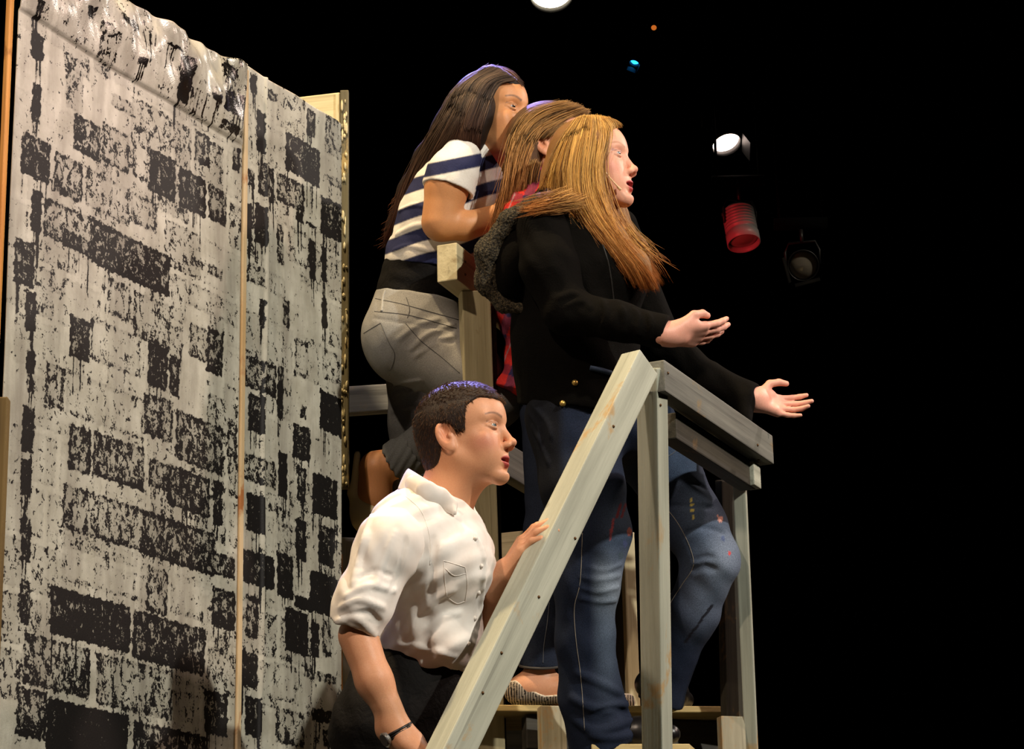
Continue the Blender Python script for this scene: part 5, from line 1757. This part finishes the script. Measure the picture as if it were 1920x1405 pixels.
# hair
hd_pr = [skull(HD, gx=9.6, gy=8.9, gz=7.9), Ell(hl(HD, 2.8, 4.2, 0), (6.4 * HD['s'], 6.5 * HD['s'], 6.7 * HD['s']), 0.02, HD['R']), carve_face(HD, 2.4, 6.6)]
hd_pr += D.chain([(880, 205, -.06, 42), (852, 248, -.05, 34), (808, 300, .02, 24), (774, 360, .06, 20), (748, 425, .07, 15), (724, 462, .07, 6)], 0.06)
hd_pr += D.chain([(882, 205, -.075, 26), (876, 250, -.085, 22), (888, 284, -.085, 7)], 0.05)
fdh = shape(hd_pr, 0.004)
DK0, DK1, DKT = (0.010, 0.006, 0.004), (0.19, 0.125, 0.08), (0.070, 0.016, 0.006)  # DKT paints the back light's reddish tone into the tips
gd = [[(968, 150), (934, 160), (911, 210), (900, 258), (900, 296)],
      [(950, 137), (906, 156), (880, 210), (868, 255), (878, 292)],
      [(936, 128), (886, 156), (862, 210), (838, 258), (806, 296), (780, 350)],
      [(922, 125), (866, 162), (838, 220), (804, 276), (774, 340), (750, 410), (736, 460)],
      [(908, 128), (852, 170), (824, 220), (788, 286), (758, 350), (736, 420), (714, 470)]]
lay = [dict(guides=gd, n=3600, r=0.0007, spread=(1.8, 4.0), wave=2.0, c0=DK0, c1=DK1, tip=DKT, thick=0.006, lift=0.016, pts=20, cpow=1.4, trim=0.82, clump=140, pull=0.6),
       dict(guides=gd[2:], n=160, r=0.0006, spread=(4, 9), wave=8, c0=DK0, c1=DK1, tip=DKT, thick=0.01, pts=20),
       dict(guides=[[(930, 126), (955, 140), (980, 165)], [(920, 124, .0), (958, 134, .01), (984, 160, .02)], [(905, 126), (940, 132), (972, 152)]], n=300, r=0.0009, spread=(2, 2.5), wave=1, c0=DK0, c1=(0.16, 0.07, 0.03), pts=10),
       dict(guides=[[(772, 345, .05), (758, 355, .05), (742, 365, .05), (736, 372, .05)], [(745, 430, .05), (735, 450, .05), (720, 466, .05), (708, 474, .05)]], n=60, r=0.0006, spread=(2, 5), wave=3, c0=DKT, c1=(0.16, 0.06, 0.02))]
hair_obj('hair', fdh, lay, D.d0, [fdh], m_hair, dark, (0.012, 0.007, 0.005))
# ------------------------------------------------------------------ performer in the red plaid shirt, between the other two
K = Fig(6.12)
kz = P(1010, 1305, 6.08)
mid = thing('person', 'person in red plaid shirt and striped flats, mostly hidden behind the black jacket', 'person', (kz[0], kz[1], Z_PL))
HK = head_frame(K.c(1032, 279, .02), 0.0102, yaw=9, pitch=2)
skin_k = (0.62, 0.30, 0.17)
tors_k = K.chain([(1010, 350, .02, 40), (1012, 450, .02, 62), (1008, 560, .02, 62), (1000, 660, .02, 42), (1030, 760, .02, 48)], 0.04, zs=1.3)
legs_k = K.chain([(1036, 770, -.03, 46), (1030, 1000, -.04, 34), (1012, 1180, -.05, 28), (1016, 1262, -.05, 21)], 0.03) + \
         K.chain([(1050, 770, .09, 46), (1060, 1000, .10, 34), (1060, 1180, .10, 28), (1060, 1262, .10, 20)], 0.03)
ak, ak2 = to_world(K.c(1008, 1262, -.05)), to_world(K.c(1060, 1262, .10))
ft_k = foot_prims([ak[0], ak[1], Z_PL + 0.075], (1, -0.1), Z_PL + 0.006, 0.19, k=0.02)
ft_k2 = foot_prims([ak2[0], ak2[1], Z_PL + 0.075], (1, 0.0), Z_PL + 0.006, 0.19, k=0.02)
arm_k = K.chain([(985, 400, -.10, 32), (1018, 530, -.10, 28), (1062, 640, -.07, 20)], 0.02)
hand_k = hand_prims(K.c(1062, 640, -.07), [0.25, -0.9, 0.1], [-0.9, -0.2, 0.4], 1, 0.9)
fk_b = shape(tors_k + legs_k + ft_k + ft_k2 + arm_k, 0.006)
fk_head = shape([head_prim(HK, dict(nose=0.75, full=1.0, open=0.3)), Cone(hl(HK, -1.4, -4, 0), K.c(1012, 362, .02), 0.048, 0.055, 0.03)], 0.0026, lo=HK['c'] - 0.17, hi=HK['c'] + 0.17)
skin_obj('body', [fk_b, fk_head, shape(hand_k, 0.004)], MAT['skin'], mid, lambda V: face_colors(HK, V, skin_k, (0.45, 0.09, 0.07), (0.2, 0.1, 0.05), 0.3))
eye_objs(HK, mid, (0.12, 0.10, 0.08))
m_plaid = vcol_mat('plaid_flannel', 0.85, 0.12, fine=300, fine_amt=0.3, bump_amt=0.3)
ps = [K.cone((1004, 362, .0), (1010, 430, .0), 52, 76, 0.04, zs=1.4), K.cone((1010, 430, 0), (1006, 570, 0), 78, 80, 0.04, zs=1.3), K.cone((1006, 570, 0), (992, 650, 0), 80, 44, 0.012, zs=1.3),
      K.cone((994, 650, 0), (990, 690, 0), 44, 42, 0.012, zs=1.3), K.cone((990, 690, 0), (970, 742, -.02), 42, 50, 0.012, zs=1.3, cap1=True), K.cone((985, 400, -.10), (1018, 530, -.10), 40, 36, 0.03)]
fps = shape(ps, 0.0045, warp=fabric_warp(0.003, 60, 70, 40, 0.7))
def col_pl(V):
    px, py = pix(V)
    u = (px * 0.9 + py * 0.35) / 46.0
    v = (py * 0.95 - px * 0.3) / 52.0
    a = (u % 1) < 0.38
    b_ = (v % 1) < 0.36
    c = np.tile([0.62, 0.035, 0.030], (len(V), 1))
    c[a] = (0.20, 0.035, 0.07)
    c[b_] = (0.28, 0.03, 0.05)
    c[a & b_] = (0.03, 0.025, 0.08)
    c[((u % 1) > 0.62) & ((u % 1) < 0.66)] = (0.35, 0.22, 0.25)
    return c
skin_obj('plaid_shirt', fps, m_plaid, mid, col_pl)
kj = [K.ell((1040, 760, .03), (62, 60, .15), 0.03)] + K.chain([(1036, 780, -.03, 58), (1032, 1000, -.04, 45), (1014, 1180, -.05, 38)], 0.03) + \
     [K.cone((1014, 1180, -.05), (1014, 1250, -.05), 38, 40, 0.02, cap1=True)] + K.chain([(1052, 780, .09, 58), (1060, 1000, .10, 45), (1060, 1250, .10, 38)], 0.03)
fkj = shape(kj, 0.0045, warp=fabric_warp(0.0012, 50, 50, 30, 0.1))
kjo = skin_obj('jeans', fkj, m_denim, mid, lambda V: np.tile([0.016, 0.022, 0.040], (len(V), 1)))
hstrip(K, [fkj], [(1030, 1130), (1026, 1170), (1020, 1210), (1018, 1244)], 0.0012, 'seam', m_thread2, kjo)
tube_obj('frayed_hem', [K.c(1014 + 41 * math.cos(t), 1247 + 7 * math.sin(t), -.05 - 0.05 * math.sin(t)) for t in np.linspace(0, 2 * PI, 20)], 0.0035, plain('frayed_denim', (0.06, 0.055, 0.05), 0.9), kjo, 40, 6)
# striped ballet flats: a shell round the foot, open at the instep
def flat_shoe(prims, ank, tdir):
    big = [Cone(p.a, p.b, p.ra + 0.004, p.rb + 0.004, p.k) for p in prims[1:]]
    F = shape(big, 0.003)
    t = unit([tdir[0], tdir[1], 0])
    X, Y, Z = F.axes(np.zeros(3, int), F.n)
    R = M_CAM
    wx = X * R[0, 0] + Y * R[0, 1] + Z * R[0, 2] + CAM[0]
    wy = X * R[1, 0] + Y * R[1, 1] + Z * R[1, 2] + CAM[1]
    wz = X * R[2, 0] + Y * R[2, 1] + Z * R[2, 2] + CAM[2]
    s = (wx - ank[0]) * t[0] + (wy - ank[1]) * t[1]
    topz = Z_PL + 0.020 + 0.040 * np.clip((0.02 - s) / 0.07, 0, 1) ** 1.3 + 0.03 * np.clip((s - 0.085) / 0.03, 0, 1)
    F.g = np.maximum(F.g, (wz - topz).astype(np.float32))
    F.g = np.maximum(F.g, (Z_PL + 0.0015 - wz).astype(np.float32))
    def col(V):
        w = to_world(V)
        ss = (w[:, 0] - ank[0]) * t[0] + (w[:, 1] - ank[1]) * t[1]
        tz = Z_PL + 0.020 + 0.040 * np.clip((0.02 - ss) / 0.07, 0, 1) ** 1.3 + 0.03 * np.clip((ss - 0.085) / 0.03, 0, 1)
        st = (ss * 150) % 1 < 0.5
        c = np.where(st[:, None], np.array([0.50, 0.42, 0.33]), np.array([0.015, 0.012, 0.010]))
        c[w[:, 2] > tz - 0.004] = (0.70, 0.62, 0.50)
        return c
    return F, col
for p_, a_, t_ in ((ft_k, ak, (1, -0.1)), (ft_k2, ak2, (1, 0.0))):
    F, cfn = flat_shoe(p_, a_, t_)
    o = skin_obj('shoe', F, vcol_mat('striped_canvas', 0.7, 0.2), mid, cfn)
# hair
hk_pr = [skull(HK, gx=9.7, gy=8.8, gz=7.6), Ell(hl(HK, 3.0, 4.0, 0), (6.4 * HK['s'], 6.4 * HK['s'], 6.6 * HK['s']), 0.02, HK['R']), carve_face(HK, 4.5, 6.2)]
hk_pr += [Fn(lambda X, Y, Z: (np.sqrt((X - hl(HK, -0.6, -1.2, 7.6)[0]) ** 2 + (Y - hl(HK, -0.6, -1.2, 7.6)[1]) ** 2 + ((Z - hl(HK, -0.6, -1.2, 7.6)[2])) ** 2) - 0.027), hl(HK, -0.6, -1.2, 7.6) - 0.03, hl(HK, -0.6, -1.2, 7.6) + 0.03, 0.004, True)]
hk_pr += K.chain([(986, 280, -.03, 30), (978, 330, -.05, 27), (962, 385, -.08, 22), (940, 440, -.09, 13), (926, 476, -.09, 5)], 0.03)
fkh = shape(hk_pr, 0.004)
BR0, BR1_, BRT = (0.050, 0.022, 0.008), (0.50, 0.28, 0.095), (0.34, 0.12, 0.03)
gd = [[(1098, 206), (1056, 224), (1014, 246), (990, 290), (976, 350), (956, 420), (932, 472)],
      [(1084, 197), (1028, 214), (990, 250), (970, 300), (960, 360), (942, 425), (926, 478)],
      [(1064, 191), (1004, 210), (972, 248), (960, 300), (952, 360), (934, 430), (920, 482)],
      [(1050, 191), (990, 212), (962, 252), (954, 300), (944, 356), (924, 420), (914, 470)]]
lay = [dict(guides=gd, n=2600, r=0.0007, spread=(2.0, 4.0), wave=4.0, c0=BR0, c1=BR1_, tip=BRT, thick=0.006, pts=20, trim=0.7, clump=110, pull=0.7),
       dict(guides=gd, n=160, r=0.0006, spread=(4, 11), wave=10, c0=BR0, c1=BR1_, tip=BRT, thick=0.02, pts=20, trim=0.6),
       dict(guides=[[(940, 540, -.02), (924, 570, -.02), (926, 596, -.02), (938, 612, -.02)], [(950, 540, -.02), (934, 570, -.02), (932, 590, -.02), (936, 604, -.02)]], n=60, r=0.0009, spread=(3, 3), wave=2, c0=(0.1, 0.04, 0.02), c1=BRT),
       dict(guides=[[(1102, 210), (1078, 220), (1050, 238), (1028, 262)], [(1100, 206), (1070, 216), (1036, 236), (1006, 262)]], n=500, r=0.0008, spread=(2.5, 3), wave=2, c0=BR0, c1=BR1_, lift=0.006),
       dict(guides=[[(1000, 300), (990, 330), (984, 360), (972, 395)], [(1010, 310), (1004, 335), (1000, 352), (994, 372)]], n=260, r=0.0009, spread=(4, 6), wave=4, c0=BR0, c1=BR1_)]
hair_obj('hair', fkh, lay, K.d0, [fkh], m_hair, mid, (0.075, 0.035, 0.013))
# ================================================================== lanterns hanging in the dark
m_can = plain('black_lantern_paint', (0.012, 0.012, 0.012), 0.45, 0.5)
m_lens_off = plain('dull_lens', (0.30, 0.27, 0.22), 0.15, 0.8)
def lathe(name, prof, mat, parent, M, seg=32):
    """profile of (radius, along) turned about the local z axis"""
    n = len(prof)
    th = np.linspace(0, 2 * PI, seg, endpoint=False)
    V = np.array([[r * math.cos(t), r * math.sin(t), z] for (r, z) in prof for t in th])
    Q = []
    for i in range(n - 1):
        for j in range(seg):
            k = (j + 1) % seg
            Q.append((i * seg + j, i * seg + k, (i + 1) * seg + k, (i + 1) * seg + j))
    o = link(name, mesh_np(name, V, np.array(Q), False), mat, parent)
    o.matrix_local = M
    return o

def lantern(label, pos, aim, r, length, lens_mat, doors=True, ribs=0, pipe_z=None, group=None, door_ang=35, roll=0.0, can_mat=None, open_doors=(0, 1, 2, 3)):
    t = thing('stage_lantern', label, 'stage light', pos, group)
    dirv = Vector(aim) - Vector(pos)
    q = dirv.to_track_quat('Z', 'Y').to_matrix().to_4x4() @ Matrix.Rotation(roll, 4, 'Z')
    cm_ = can_mat or m_can
    prof = [(0.0, -length), (r * 0.72, -length), (r * 0.80, -length * 0.92)]
    if ribs:
        for k in range(ribs):
            z = -length * 0.9 + (length * 0.62) * k / ribs
            dz = length * 0.62 / ribs
            prof += [(r * 0.86, z), (r * 1.02, z + dz * 0.15), (r * 1.02, z + dz * 0.55), (r * 0.86, z + dz * 0.7)]
    prof += [(r * 0.9, -length * 0.25), (r * 1.05, -length * 0.2), (r * 1.05, 0.012), (r * 0.98, 0.012), (r * 0.96, -0.01)]
    lathe('housing', prof, cm_, t, q)
    lathe('lens', [(0.0, 0.006), (r * 0.5, 0.003), (r * 0.8, -0.004), (r * 0.955, -0.012), (r * 0.955, -0.02), (0, -0.02)], lens_mat, t, q)
    if doors:
        for k in open_doors:
            bm = bmesh.new()
            bmesh.ops.create_cube(bm, size=1.0)
            for v in bm.verts:
                v.co = Vector((v.co.x * r * 1.7, v.co.y * 0.003, v.co.z * r * 1.1 + r * 0.55))
            d = bm_obj('barn_door', bm, cm_, t)
            d.matrix_local = q @ Matrix.Rotation(k * PI / 2, 4, 'Z') @ Matrix.Translation((0, r * 1.05, 0.012)) @ Matrix.Rotation(-math.radians(door_ang), 4, 'X')
    # yoke and clamp up to the bar
    side = (q.to_3x3() @ Vector((1, 0, 0)))
    side = Vector((side.x, side.y, 0)).normalized() if side.xy.length > 0.2 else Vector((1, 0, 0))
    mid_ = q.to_3x3() @ Vector((0, 0, -length * 0.5))
    hgt = r * 1.6
    up = Vector((0, 0, 1))
    path = [mid_ + side * r * 1.12, mid_ + side * r * 1.15 + up * hgt * 0.6, mid_ + side * r * 0.9 + up * hgt, mid_ - side * r * 0.9 + up * hgt, mid_ - side * r * 1.15 + up * hgt * 0.6, mid_ - side * r * 1.12]
    p = np.array([list(v) for v in path])
    V, Q = tubes(p[None], np.full((1, 6), r * 0.09), 6)
    link('yoke', mesh_np('yoke', V, Q, False), m_can, t)
    top = mid_ + up * hgt
    V, Q = tubes(np.array([[list(top), list(top + up * r * 0.9)]]), np.full((1, 2), r * 0.14), 8)
    link('clamp', mesh_np('clamp', V, Q, False), m_can, t)
    return t, np.array(pos) + np.array(list(top + up * (r * 0.9)))

lens_warm = emit('lit_lens_warm', (1.0, 0.86, 0.62), 5.0)
lens_pink = emit('lit_lens_pink', (1.0, 0.78, 0.66), 6.0)
lens_blue = emit('lit_lens_blue', (0.02, 0.35, 1.0), 3.0)
lens_amber = emit('lit_lens_amber', (0.9, 0.22, 0.03), 0.6)
tops = []
p1 = P(1034, -14, 9.2)
t_, k_ = lantern('round lantern with a lit cream lens, hanging at the top edge above the performers', p1, p1 + np.array([0.05, -0.55, -1.0]), 0.082, 0.20, lens_warm, doors=False)
tops.append(k_)
p2 = P(1361, 268, 9.6)
t_, k_ = lantern('lantern glowing pinkish white with barn doors, brightest one at right', p2, p2 + np.array([0.25, -0.45, -1.0]), 0.058, 0.18, lens_pink, door_ang=12, roll=0.5, open_doors=(1, 3))
tops.append(k_)
m_redcan = plain('grey_ribbed_housing', (0.42, 0.40, 0.40), 0.4, 0.5)
p3 = P(1394, 452, 9.4)
t_, k_ = lantern('ribbed lantern washed in red light, below the brightest one', p3, p3 + np.array([0.10, -0.25, -1.0]), 0.060, 0.15, m_lens_off, doors=False, ribs=7, can_mat=m_redcan)
tops.append(k_)
p4 = P(1506, 498, 9.3)
t_, k_ = lantern('dim unlit lantern with a dull lens, lowest at right', p4, P(1560, 640, 4.5), 0.056, 0.16, m_lens_off, door_ang=8, roll=0.2, open_doors=(1, 2))
tops.append(k_)
p5 = P(1190, 116, 9.8)
t_, k_ = lantern('small lantern showing a bright blue lens between its doors', p5, p5 + np.array([-0.3, -0.35, -1.0]), 0.021, 0.14, lens_blue, door_ang=2, roll=0.6, open_doors=(0, 1, 2))
tops.append(k_)
p6 = P(1226, 52, 9.7)
t_, k_ = lantern('dark lantern with a small amber glow, upper middle', p6, P(1215, 300, 5.0), 0.011, 0.16, lens_amber, doors=False)
tops.append(k_)
for i, kk in enumerate(tops):
    x, y, z = kk
bar_y = float(np.mean([k[1] for k in tops]))
lab = ['black lighting bar over the top edge lantern', 'black lighting bar the lantern at right hangs from', 'black lighting bar over the red-lit lantern', 'black lighting bar over the dim lantern at right',
       'black lighting bar over the blue lantern', 'black lighting bar over the amber lantern']
for kk, lb in zip(tops, lab):
    bar = thing('lighting_bar', lb, 'lighting bar', (kk[0], kk[1], kk[2] + 0.024))
    V, Q = tubes(np.array([[[-0.1, 0, 0], [0.1, 0, 0]]]), np.full((1, 2), 0.024), 12)
    link('pipe', mesh_np('pipe', V, Q, True), m_black, bar)
    for sx in (-0.08, 0.08):
        V, Q = tubes(np.array([[[sx, 0, 0.02], [sx, 0, 7.4 - kk[2] - 0.024]]]), np.full((1, 2), 0.006), 6)
        link('drop_cable', mesh_np('drop_cable', V, Q, True), m_black, bar)
# added spots: one reddens the ribbed lantern, one brightens the dim lantern
spot('red_fill_light', tuple(p3 + np.array([-0.6, -0.9, -0.5])), tuple(p3), 24, (1.0, 0.03, 0.04), 16)
spot('dim_lantern_fill', tuple(p4 + np.array([0.7, -0.8, 0.7])), tuple(p4), 16, (1.0, 0.85, 0.65), 26)
